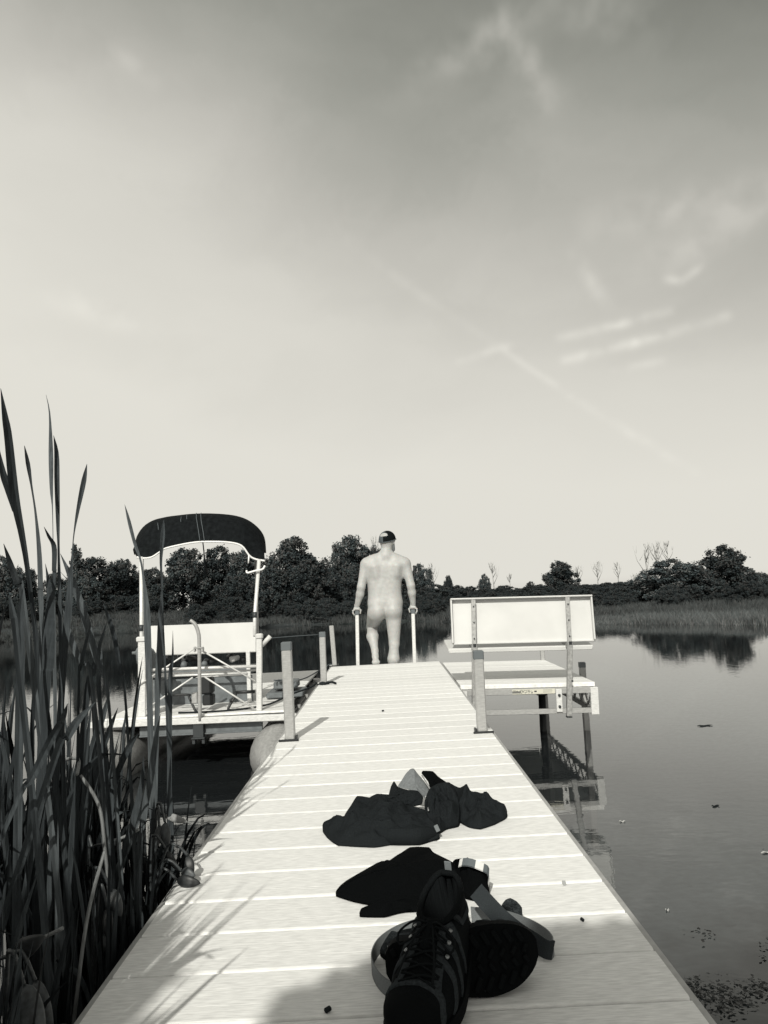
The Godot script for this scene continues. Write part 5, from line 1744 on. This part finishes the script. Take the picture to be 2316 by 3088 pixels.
func make_boot(label: String) -> Node3D:
	var t := thing("hiking_boot", label, "boot", Vector3.ZERO, "pair of dark hiking boots")
	var upper := textured(0.012, 0.85, noise_tex(0.08, 0.45, 1.0, 4, 256, 72), Vector3(16, 16, 16), 0.0, false)
	var over := textured(0.048, 0.85, noise_tex(0.05, 0.6, 1.0, 4, 256, 71), Vector3(12, 12, 12), 0.0, false)
	var sole := mat(0.005, 0.8)
	var lugm := mat(0.006, 0.8)
	var rings := []
	var ns := 41
	for i in ns:
		var s := float(i) / (ns - 1)
		var q := boot_sec(s)
		var ring := []
		for k in 25:
			ring.append(boot_pt(s, -1.0 + 2.0 * k / 24.0 + (0.0001 if k == 12 else 0.0)))
		# inside of the opening
		var op: float = q[2]
		var cx: float = q[4]
		var deep := smoothstep(0.001, 0.01, op)
		var top: float = float(q[1]) + 0.024
		ring[12] = Vector3(cx, lerpf(ring[11].y, 0.036, deep), s * 0.30)
		ring[11] = Vector3(lerpf(ring[11].x, cx - op * 0.8, deep), lerpf(ring[11].y, 0.038, deep), s * 0.30)
		ring[13] = Vector3(lerpf(ring[13].x, cx + op * 0.8, deep), lerpf(ring[13].y, 0.038, deep), s * 0.30)
		if deep > 0.0:
			ring[10] = ring[10].lerp(Vector3(cx - op, top, s * 0.30), deep)
			ring[14] = ring[14].lerp(Vector3(cx + op, top, s * 0.30), deep)
		rings.append(ring)
	var st := begin(true)
	var v := []
	for i in ns - 1:
		for k in 24:
			var a: Vector3 = rings[i][k]
			var b: Vector3 = rings[i][k + 1]
			var c: Vector3 = rings[i + 1][k + 1]
			var e: Vector3 = rings[i + 1][k]
			st.add_vertex(a); st.add_vertex(e); st.add_vertex(c)
			st.add_vertex(a); st.add_vertex(c); st.add_vertex(b)
	# close heel and toe
	for i in [0, ns - 1]:
		var m := Vector3.ZERO
		for p in rings[i]:
			m += p
		m /= 25.0
		for k in 24:
			if i == 0:
				st.add_vertex(m); st.add_vertex(rings[i][k]); st.add_vertex(rings[i][k + 1])
			else:
				st.add_vertex(m); st.add_vertex(rings[i][k + 1]); st.add_vertex(rings[i][k])
	put(st, "upper", upper, t)
	# padded collar
	st = begin(true)
	var col := []
	for k in 15:
		col.append(boot_pt(0.018 + 0.412 * k / 14.0, -0.04) + Vector3(0, 0.001, 0))
	for k in 15:
		col.append(boot_pt(0.43 - 0.412 * k / 14.0, 0.04) + Vector3(0, 0.001, 0))
	col.append(col[0])
	tube(st, col, [0.0062], 8, false)
	put(st, "collar", upper, t)
	# grey overlays
	var bands := [[[0.42, -0.12], [0.44, -0.5], [0.40, -0.95]], [[0.42, 0.12], [0.44, 0.5], [0.40, 0.95]], [[0.50, -0.12], [0.56, -0.5], [0.58, -0.95]], [[0.50, 0.12], [0.56, 0.5], [0.58, 0.95]], [[0.60, -0.14], [0.66, -0.5], [0.72, -0.95]], [[0.60, 0.14], [0.66, 0.5], [0.72, 0.95]],
		[[0.78, -0.95], [0.80, -0.5], [0.755, -0.22], [0.74, 0.05], [0.76, 0.25], [0.81, 0.5], [0.84, 0.95]], [[0.36, -0.1], [0.30, -0.4], [0.16, -0.5], [0.03, -0.55]], [[0.36, 0.1], [0.30, 0.4], [0.16, 0.5], [0.03, 0.55]], [[0.46, -0.14], [0.58, -0.16], [0.70, -0.2], [0.76, -0.25]], [[0.46, 0.14], [0.58, 0.16], [0.70, 0.2], [0.76, 0.25]]]
	for bd in bands:
		st = begin(true)
		var n := 20
		var prev := []
		for i in n + 1:
			var f: float = float(i) / n * (bd.size() - 1)
			var k := mini(int(f), bd.size() - 2)
			var sa := lerpf(bd[k][0], bd[k + 1][0], f - k)
			var aa := lerpf(bd[k][1], bd[k + 1][1], f - k)
			var k2 := Vector2(bd[k + 1][0] - bd[k][0], (bd[k + 1][1] - bd[k][1]) * 0.45).normalized()
			var wv := Vector2(-k2.y, k2.x / 0.45) * 0.020
			var row := []
			for e in [[-1.0, 0.0], [-0.85, 0.0026], [0.85, 0.0026], [1.0, 0.0]]:
				row.append(boot_pt(clampf(sa + wv.x * e[0], 0.0, 1.0), clampf(aa + wv.y * e[0], -1.0, 1.0), e[1] + 0.0004))
			if i > 0:
				for e in 3:
					quad(st, prev[e], prev[e + 1], row[e + 1], row[e], Vector3(0, 0.045, row[e].z))
			prev = row
		put(st, "overlay", over, t)
	# toe cap
	st = begin(true)
	for i in 10:
		for k in 16:
			var q := []
			for w in [[i, k], [i + 1, k], [i + 1, k + 1], [i, k + 1]]:
				q.append(boot_pt(0.845 + 0.15 * w[0] / 10.0, -1.0 + 2.0 * w[1] / 16.0 + 0.0001, 0.002))
			quad(st, q[0], q[1], q[2], q[3], Vector3(0, 0.03, q[0].z - 0.03))
	put(st, "toe_cap", sole, t)
	# tongue and laces
	st = begin(true)
	tube(st, [Vector3(0.003, 0.138, 0.126), Vector3(0.003, 0.128, 0.132), Vector3(0.003, 0.113, 0.15), Vector3(0.003, 0.100, 0.17)], [0.008, 0.016, 0.02, 0.016], 12)
	put(st, "tongue", upper, t)
	st = begin(true)
	for k in 5:
		var s := 0.46 + 0.06 * k
		tube(st, smooth_path([boot_pt(s, -0.2, 0.003), boot_pt(s + 0.02, -0.03, 0.006), boot_pt(s + 0.05, 0.2, 0.003)], 8), [0.0022], 5)
		tube(st, smooth_path([boot_pt(s, 0.2, 0.003), boot_pt(s + 0.02, 0.03, 0.008), boot_pt(s + 0.05, -0.2, 0.003)], 8), [0.0022], 5)
	for s in [-1.0, 1.0]:
		var k0 := boot_pt(0.46, 0.02 * s, 0.007)
		tube(st, smooth_path([k0, k0 + Vector3(s * 0.02, 0.012, 0.012), k0 + Vector3(s * 0.05, -0.006, 0.025), k0 + Vector3(s * 0.045, -0.02, 0.04), k0 + Vector3(s * 0.015, -0.008, 0.02), k0], 20), [0.0022], 5)
		tube(st, smooth_path([k0, k0 + Vector3(s * 0.012, 0.0, 0.03), k0 + Vector3(s * 0.025, -0.022, 0.07), k0 + Vector3(s * 0.03, -0.035, 0.10)], 14), [0.0022], 5)
	put(st, "laces", mat(0.009, 0.9), t)
	st = begin(true)
	for s in [-1.0, 1.0]:
		for k in 3:
			var e := boot_pt(0.44 + 0.07 * k, 0.24 * s, 0.001)
			tube(st, [e, e + Vector3(s * 0.002, 0.003, 0)], [0.004], 8)
	put(st, "eyelet", mat(0.25, 0.35, 0.6), t)
	# heel pull tab
	st = begin()
	bar(st, Vector3(-0.006, 0.13, -0.002), Vector3(-0.006, 0.165, -0.006), 0.014, 0.003, 0.001)
	put(st, "pull_tab", mat(0.14, 0.8), t)
	# sole with lugs
	st = begin(true)
	var n2 := 36
	var sp := []
	for i in n2 + 1:
		var s := float(i) / n2
		var q := boot_sec(s)
		var w := float(q[0]) + 0.005
		var lift: float = q[3]
		sp.append([Vector3(float(q[4]) - w, 0.004 + lift, s * 0.305 - 0.003), Vector3(float(q[4]) - w * 1.02, 0.032 + lift, s * 0.305 - 0.003), Vector3(float(q[4]) + w * 1.02, 0.032 + lift, s * 0.305 - 0.003), Vector3(float(q[4]) + w, 0.004 + lift, s * 0.305 - 0.003)])
	for i in n2:
		var cen: Vector3 = (sp[i][0] + sp[i + 1][2]) * 0.5
		for k in 4:
			st.set_smooth_group(k)
			quad(st, sp[i][k], sp[i][(k + 1) % 4], sp[i + 1][(k + 1) % 4], sp[i + 1][k], cen)
	quad(st, sp[0][0], sp[0][1], sp[0][2], sp[0][3], sp[1][0].lerp(sp[1][2], 0.5))
	quad(st, sp[n2][0], sp[n2][1], sp[n2][2], sp[n2][3], sp[n2 - 1][0].lerp(sp[n2 - 1][2], 0.5))
	var so := put(st, "sole", sole, t)
	for i in 12:
		var s := 0.05 + 0.075 * i
		if i > 11:
			break
		var q := boot_sec(s)
		var w := float(q[0])
		st = begin()
		for e in [-1.0, 1.0]:
			rbox(st, Vector3(float(q[4]) + e * w * 0.68, 0.001 + float(q[3]), s * 0.305), Vector3(w * 0.5, 0.009, 0.011), 0.002, Basis(Vector3(0, 1, 0), e * 0.5))
			rbox(st, Vector3(float(q[4]) + e * w * 0.2, 0.001 + float(q[3]), s * 0.305 + 0.008), Vector3(w * 0.32, 0.008, 0.009), 0.002, Basis(Vector3(0, 1, 0), -e * 0.6))
		put(st, "lug", lugm, so)
	return t

func build_shoes() -> void:
	var a := make_boot("dark hiking boot standing toe towards the viewer, heel propped up")
	# toe near the camera, heel raised on the clothes
	var b := Basis(Vector3(0, 1, 0), -0.44) * Basis(Vector3(1, 0, 0), 0.27)
	a.transform = Transform3D(b.scaled(Vector3(1.06, 1.06, 1.10)), Vector3(0.174, 0.078, -1.755))
	var c := a.duplicate() as Node3D
	c.name = "hiking_boot_001"
	add_child(c, true)
	c.set_meta("label", "dark hiking boot lying on its side showing its lugged sole")
	# lying on its side, sole to the camera, toe to the right
	var x := Vector3(0.05, -0.97, 0.22).normalized()      # across the foot points down
	var z := Vector3(0.97, 0.05, 0.02).normalized()       # heel to toe points right
	var y := z.cross(x).normalized()
	z = x.cross(y).normalized()
	c.transform = Transform3D(Basis(x, y, z).scaled(Vector3(1.04, 1.04, 1.05)), Vector3(0.012, 0.062, -1.665))
# ---------- cattails in the water along the dock's left side ----------
func blade(parent: Node, pts: Array, wid: Array, yaw: float, m: Material, n := 18) -> MeshInstance3D:
	# a long leaf with a shallow keel, twisting slightly along its length
	var p := smooth_path(pts, n)
	var wv := []
	for w in wid:
		wv.append(Vector3(w, 0, 0))
	var ws := smooth_path(wv, n)
	var v := PackedVector3Array()
	var nn := PackedVector3Array()
	var idx := PackedInt32Array()
	for i in n:
		var t: Vector3 = (p[mini(i + 1, n - 1)] - p[maxi(i - 1, 0)]).normalized()
		var a := yaw + 0.35 * sin(float(i) / n * 4.0 + yaw * 5.0)
		var s := Vector3(cos(a), 0, sin(a))
		s = (s - t * s.dot(t)).normalized()
		var f := s.cross(t).normalized()
		var w := maxf(ws[i].x, 0.0006) * 0.5
		var keel := w * 0.35
		var b := v.size()
		v.append(p[i] - s * w); v.append(p[i] - f * keel); v.append(p[i] - f * keel); v.append(p[i] + s * w)
		nn.append((f - s * 0.35).normalized()); nn.append((f - s * 0.35).normalized()); nn.append((f + s * 0.35).normalized()); nn.append((f + s * 0.35).normalized())
		if i > 0:
			for e in [0, 2]:
				idx.append_array([b - 4 + e, b + e, b + e + 1, b - 4 + e, b + e + 1, b - 3 + e])
	return raw("leaf", v, nn, idx, m, parent)

func build_cattails() -> void:
	rng.seed = 1234
	var lm := []
	for k in 5:
		var m := textured([0.055, 0.036, 0.08, 0.014, 0.12][k], 0.7, noise_tex(0.02, 0.65, 1.0, 4, 256, 80 + k), Vector3(30, 1.5, 30))
		m.backlight_enabled = true
		m.backlight = Color(0.1, 0.1, 0.1)
		lm.append(m)
	var dry := textured(0.26, 0.7, noise_tex(0.02, 0.6, 1.0, 4, 256, 90), Vector3(30, 2, 30))
	var labels := {"a": "tallest cattail at the left edge, its two leaves splitting in a V", "b": "thin cattail leaves standing just right of the left edge pair", "c": "cattail with two tall parallel leaf tips over the spiky tree", "d": "cattail with a curved narrow leaf tip leaning right", "e": "short broad cattail leaves low at the left edge",
		"g": "cattail whose leaf crosses the left canopy pole", "h": "cattail leaves standing in front of the canopy and white seat back", "f": "single dark cattail leaf bending right before the boat", "i": "cattail with crossing diagonal leaves left of the boat", "j": "cattail leaves leaning right in front of the boat deck", "k": "bent-over cattail with pale leaves sweeping down to the left", "l": "cattail with a pale bent leaf before the boat's bow", "m": "short fresh cattail leaves nearest the dock edge"}
	var plants := {}
	for q in cattail_data():
		var key: String = q[0]
		var f: Array = q[2]
		var pts := []
		var wid := []
		for i in f.size() / 4:
			pts.append(Vector3(f[i * 4], f[i * 4 + 1], f[i * 4 + 2]))
			wid.append(f[i * 4 + 3])
		if not plants.has(key):
			var root: Vector3 = pts[pts.size() - 1]
			root.y = WATER
			plants[key] = thing("cattail", labels[key], "cattail", root, "cattails beside the dock")
		var pl: Node3D = plants[key]
		for i in pts.size():
			pts[i] -= pl.position
		blade(pl, pts, wid, q[1], lm[2] if key == "k" or key == "l" else lm[[0, 2, 4][rng.randi() % 3]], 26)
	# the rest of the stand: shorter plants, thickest towards the viewer
	var protos := []
	for k in 7:
		var pl := Node3D.new()
		pl.name = "cattail"
		for j in 9:
			var a := TAU * j / 9.0 + rng.randf() * 0.8
			var h := rng.randf_range(0.75, 1.15)
			var out := rng.randf_range(0.05, 0.22)
			var d := Vector3(cos(a), 0, sin(a))
			var droop := 0.0
			if rng.randf() < 0.22:
				droop = rng.randf_range(0.15, 0.4)
			var w := rng.randf_range(0.016, 0.032)
			var pts := [d * (out + droop * 0.7) + Vector3(0, h - droop * 0.6, 0), d * (out * 0.75 + droop * 0.35) + Vector3(0, h * 0.86 - droop * 0.06, 0), d * out * 0.45 + Vector3(0, h * 0.62, 0), d * out * 0.2 + Vector3(0, h * 0.3, 0), d * 0.012 + Vector3(0, -0.2, 0)]
			blade(pl, pts, [0.001, w * 0.75, w, w, w * 0.9], rng.randf() * PI, lm[[0, 1, 3, 3, 1, 2][rng.randi() % 6]], 12)
		protos.append(pl)
	var i := 0
	var tries := 0
	while i < 275 and tries < 4000:
		tries += 1
		var z := rng.randf_range(-3.05, 0.5)
		var x := -0.68 - pow(rng.randf(), 1.5) * (1.5 if z > -2.2 else 0.9)
		var near_dock := smoothstep(-1.05, -0.68, x)
		# height falls towards the dock edge and away from the shore
		var top := lerpf(0.62, 0.10, near_dock) + rng.randf_range(-0.18, 0.16)
		if z < -2.2:
			top -= 0.30 * (-2.2 - z) + 0.05
		if z > -1.25:  # taller plants out of view, added to cast shade on the boards
			top = rng.randf_range(0.35, 1.05)
			x -= 0.05
		elif z > -1.6:
			top = minf(top, 0.12 + rng.randf_range(-0.2, 0.1))
		if i > 200:  # extra plants by the dock edge, added to thicken that cast shade
			z = rng.randf_range(-1.55, 0.2)
			x = rng.randf_range(-0.95, -0.69)
			top = rng.randf_range(0.4, 1.0) if z > -1.2 else rng.randf_range(0.0, 0.3)
		var h := top - WATER
		if h < 0.28:
			continue
		var o := (protos[rng.randi() % protos.size()] as Node3D).duplicate() as Node3D
		o.name = "cattail"
		o.position = Vector3(x, WATER, z)
		o.rotation.y = rng.randf() * TAU
		o.scale = Vector3(lerpf(0.8, 0.45, near_dock), h, lerpf(0.8, 0.6, near_dock))
		add_child(o, true)
		tag(o, "green cattail in the dense stand of leaves along the left side of the dock", "cattail", "cattails in the dense stand left of the dock")
		i += 1
	for p in protos:
		p.free()
	# loose dry stalks broken across the stand
	var dl := ["pale dry stalk broken level across the middle of the cattails", "pale dry stalk hanging bent below the level one", "lowest pale dry stalk tip pointing right", "long dry stalk rising steeply through the lower cattails", "short dry stalk pointing at the oval leaves by the boat"]
	var k := 0
	for s in [[-0.875, 0.41, -2.2, -0.80, 0.425, -2.12, -0.775, 0.40, -2.05], [-0.762, 0.40, -2.04, -0.715, 0.32, -2.04, -0.705, 0.20, -2.05, -0.70, 0.10, -2.06], [-0.80, 0.10, -1.75, -0.74, 0.12, -1.75, -0.685, 0.145, -1.74], [-0.67, 0.235, -1.95, -0.69, 0.12, -1.9, -0.70, -0.02, -1.86, -0.73, -0.3, -1.85, -0.74, -0.6, -1.85], [-0.80, 0.14, -2.35, -0.76, 0.15, -2.35, -0.715, 0.17, -2.35]]:
		var t := thing("dry_stalk", dl[k], "stalk", Vector3.ZERO, "dry stalks among the cattails")
		var st := begin(true)
		tube(st, smooth_path(vecs(s), 14), [0.0035, 0.0045], 6)
		put(st, "stem", dry, t)
		k += 1

# ---------- broad oval leaves of the water plants at the dock edge ----------
func oval_leaf(p: Vector3, q: Vector3, w: float, thick: float, m: Material, parent: Node, face: float) -> void:
	# from stem end p to tip q; a fleshy oval leaf with a groove along its middle
	var ax := (q - p)
	var l := ax.length()
	ax = ax / l
	var s := ax.cross(Vector3(sin(face), 0.25, cos(face))).normalized()
	var f := s.cross(ax).normalized()
	var n := 16
	var seg := 14
	var st := begin(true)
	var rows := []
	for i in n + 1:
		var t := float(i) / n
		var r := pow(sin(PI * pow(t, 0.82)), 0.62) * (1.0 - 0.12 * t)
		if i == 0 or i == n:
			r = 0.01
		var row := []
		for k in seg:
			var a := TAU * k / seg
			var y := sin(a) * thick
			var groove := exp(-pow(cos(a) / 0.28, 2.0)) * thick * 0.35 if sin(a) > 0.0 else 0.0
			row.append(p + ax * (l * t) + s * (cos(a) * w * 0.5 * r) + f * ((y - groove) * r + 0.10 * l * sin(t * PI) - 0.03 * l))
		rows.append(row)
	for i in n:
		var cen := Vector3.ZERO
		for k in seg:
			cen += rows[i][k] + rows[i + 1][k]
		cen /= seg * 2.0
		for k in seg:
			quad(st, rows[i][k], rows[i][(k + 1) % seg], rows[i + 1][(k + 1) % seg], rows[i + 1][k], cen)
	put(st, "leaf", m, parent)

func build_pods() -> void:
	var m := textured(0.075, 0.5, noise_tex(0.03, 0.45, 1.0, 5, 256, 95), Vector3(9, 9, 9))
	var md := textured(0.03, 0.5, noise_tex(0.03, 0.45, 1.0, 5, 256, 96), Vector3(9, 9, 9))
	var pale := textured(0.30, 0.5, noise_tex(0.03, 0.7, 1.0, 4, 256, 97), Vector3(9, 9, 9))
	# stem end x, y, z, tip x, y, width
	var spec := [[-0.657, 0.145, -1.50, -0.623, 0.015, 0.062, 0, "largest mottled oval leaf hanging at the bottom left corner"], [-0.672, 0.114, -1.58, -0.632, 0.022, 0.036, 0, "narrow oval leaf hanging just right of the largest one"], [-0.721, 0.156, -1.60, -0.654, 0.195, 0.042, 1, "dark oval leaf tilted up above the two hanging ones"],
		[-0.692, 0.111, -2.05, -0.660, 0.05, 0.036, 0, "plump oval leaf topmost of three down the middle of the stand"], [-0.712, 0.053, -2.08, -0.703, -0.02, 0.028, 1, "dark oval leaf second of three down the middle of the stand"], [-0.724, -0.020, -2.10, -0.732, -0.06, 0.026, 0, "small oval leaf lowest of three down the middle of the stand"],
		[-0.715, 0.120, -2.55, -0.727, 0.040, 0.025, 0, "slim left leaf of the hanging pair above the water by the dock"], [-0.696, 0.132, -2.55, -0.685, 0.047, 0.032, 0, "plump right leaf of the hanging pair above the water by the dock"], [-0.676, 0.056, -2.50, -0.638, 0.002, 0.023, 1, "dark drooping leaf left of the cluster on the dock edge"],
		[-0.592, 0.066, -2.42, -0.572, 0.013, 0.028, 1, "dark upright leaf of the cluster on the dock edge"], [-0.768, 0.086, -2.80, -0.684, 0.064, 0.028, 2, "pale shiny oval leaf lying level over the water"], [-0.774, 0.149, -2.30, -0.740, 0.161, 0.019, 0, "small round leaf in the middle of the cattails"],
		[-0.61, 0.018, -2.36, -0.535, 0.012, 0.036, 1, "dark flat leaf lying on the boards in the dock edge cluster"], [-0.60, 0.035, -2.38, -0.555, 0.026, 0.034, 0, "greyer leaf lying on top of the dark flat one"], [-0.63, 0.03, -1.56, -0.575, 0.004, 0.05, 1, "oval leaf lying on the near left corner of the boards"]]
	for q in spec:
		var p := Vector3(q[0], q[1], q[2])
		var t := thing("oval_leaf_plant", q[7], "water plant", Vector3(p.x, WATER, p.z), "broad oval leaves at the dock edge")
		var o := t.position
		oval_leaf(p - o, Vector3(q[3], q[4], q[2] + 0.02) - o, q[5], float(q[5]) * 0.2, [m, md, pale][int(q[6])], t, 0.2)
		var st := begin(true)
		var root := Vector3(minf(p.x - 0.07, -0.69), -0.65, p.z - 0.03)
		var up := (p - Vector3(q[3], q[4], q[2])).normalized()
		var bend := p + up * 0.05 + Vector3(-0.01, 0.01, 0)
		if absf(p.x) < 0.62:
			bend = p + Vector3(-0.03, 0.03, 0)
			tube(st, smooth_path([p - o, bend - o, Vector3(-0.66, maxf(p.y, 0.0) + 0.015, p.z - 0.01) - o, Vector3(-0.70, -0.1, p.z - 0.02) - o, root - o], 22), [0.004], 6)
		else:
			tube(st, smooth_path([p - o, bend - o, Vector3(minf(bend.x - 0.02, -0.68), p.y - 0.05, p.z - 0.02) - o, root - o], 22), [0.0042], 6)
		put(st, "stem", m, t)

# ---------- small litter ----------
func build_litter() -> void:
	rng.seed = 404
	var pale := mat(0.5, 0.7)
	var dark := mat(0.02, 0.8)
	var i := 0
	var fl := ["long pale fallen leaf floating right of the dock", "pale leaf floating at the right edge of the photo", "small pale leaf floating near the dock's reflection of the post", "dark leaf floating far out on the right", "small pale fleck floating over the dark weeds", "dark twig floating beyond the bench's reflection"]
	for q in [[1.87, -3.95, 0.085, 0.012, 0], [1.9, -3.38, 0.05, 0.010, 0], [1.33, -4.55, 0.035, 0.012, 0], [2.9, -7.2, 0.14, 0.04, 1], [1.15, -3.35, 0.018, 0.008, 0], [1.95, -4.75, 0.05, 0.018, 1]]:
		var st := begin(true)
		var l: float = q[2]
		var w: float = q[3]
		var r := []
		for k in 9:
			var f := k / 8.0
			r.append([Vector3(l * (f - 0.5), 0.004 + 0.004 * sin(f * 9.0), -w * sin(PI * clampf(f, 0.05, 0.95))), Vector3(l * (f - 0.5), 0.004 + 0.004 * sin(f * 9.0), w * sin(PI * clampf(f, 0.05, 0.95)))])
		for k in 8:
			quad(st, r[k][0], r[k][1], r[k + 1][1], r[k + 1][0], Vector3(0, -1, 0))
			quad(st, r[k][0] - Vector3(0, 0.0015, 0), r[k][1] - Vector3(0, 0.0015, 0), r[k + 1][1] - Vector3(0, 0.0015, 0), r[k + 1][0] - Vector3(0, 0.0015, 0), Vector3(0, 1, 0))
		var o := put(st, "floating_leaf", pale if q[4] == 0 else dark, self)
		o.position = Vector3(q[0], WATER, q[1])
		o.rotation.y = rng.randf_range(-0.25, 0.25)
		tag(o, fl[i], "leaf", "leaves floating on the lake")
		i += 1
	# small dark bits on the boards
	var bl := ["small dark crumb on the boards at the right edge of the shade", "tiny pale curl of leaf on the sunny boards at right", "dark chip of bark on the boards near the bottom of the photo", "dark speck on the boards between jacket and person", "thin dark bit under the overturned boot"]
	i = 0
	for q in [[0.489, -1.98, 0.010, 0.008], [0.50, -2.22, 0.014, 0.004], [-0.11, -1.63, 0.014, 0.010], [-0.013, -5.42, 0.016, 0.012], [0.21, -1.655, 0.006, 0.018]]:
		var st := begin()
		rbox(st, Vector3(0, float(q[3]) * 0.4 + 0.003, 0), Vector3(q[2], float(q[3]) * 0.8, float(q[2]) * 0.7), 0.002, Basis(Vector3(0.3, 1, 0.2).normalized(), rng.randf() * 3.0))
		var o := put(st, "debris", dark if i != 1 else mat(0.3), self)
		o.position = Vector3(q[0], 0, q[1])
		tag(o, bl[i], "debris", "scraps on the boards")
		i += 1
	# weed growing up to the surface at the lower right
	var v := PackedVector3Array()
	var n := PackedVector3Array()
	var col := PackedColorArray()
	var idx := PackedInt32Array()
	var nz := FastNoiseLite.new()
	nz.seed = 77
	nz.frequency = 1.6
	var made := 0
	while made < 11000:
		var x := rng.randf_range(0.66, 2.3)
		var z := rng.randf_range(-4.3, -2.3)
		var k := nz.get_noise_2d(x, z * 1.5) * 0.8 + smoothstep(-3.3, -2.55, z) * 0.95 + smoothstep(0.9, 1.5, x) * 0.35 - 0.42
		if k < 0.3 + rng.randf() * 0.75:
			continue
		var p := Vector3(x, WATER + 0.002 + 0.010 * rng.randf(), z)
		var a := rng.randf() * TAU
		var l := rng.randf_range(0.003, 0.013)
		var d := Vector3(cos(a), rng.randf_range(-0.12, 0.12), sin(a)) * l
		var s := Vector3(-sin(a), rng.randf_range(-0.15, 0.15), cos(a)) * l * rng.randf_range(0.25, 0.6)
		var b := v.size()
		v.append_array([p - d, p - s + Vector3(0, 0.002, 0), p + d, p + s])
		var tint := rng.randf_range(0.4, 1.6) * (5.0 if rng.randf() < 0.025 else 1.0)
		for e in 4:
			n.append(Vector3.UP)
			col.append(Color(tint * 0.9, tint, tint))
		if (v[b + 2] - v[b]).cross(v[b + 1] - v[b]).y > 0.0:
			idx.append_array([b, b + 1, b + 2, b, b + 2, b + 3])
		else:
			idx.append_array([b, b + 2, b + 1, b, b + 3, b + 2])
		made += 1
	var wm := StandardMaterial3D.new()
	wm.vertex_color_use_as_albedo = true
	wm.albedo_color = Color(0.035, 0.035, 0.035).linear_to_srgb()
	wm.roughness = 0.6
	var o2 := raw("water_weed", v, n, idx, wm, self, col)
	o2.set_meta("kind", "stuff")
	tag(o2, "dark water weed matted at the surface in the lower right", "weed")
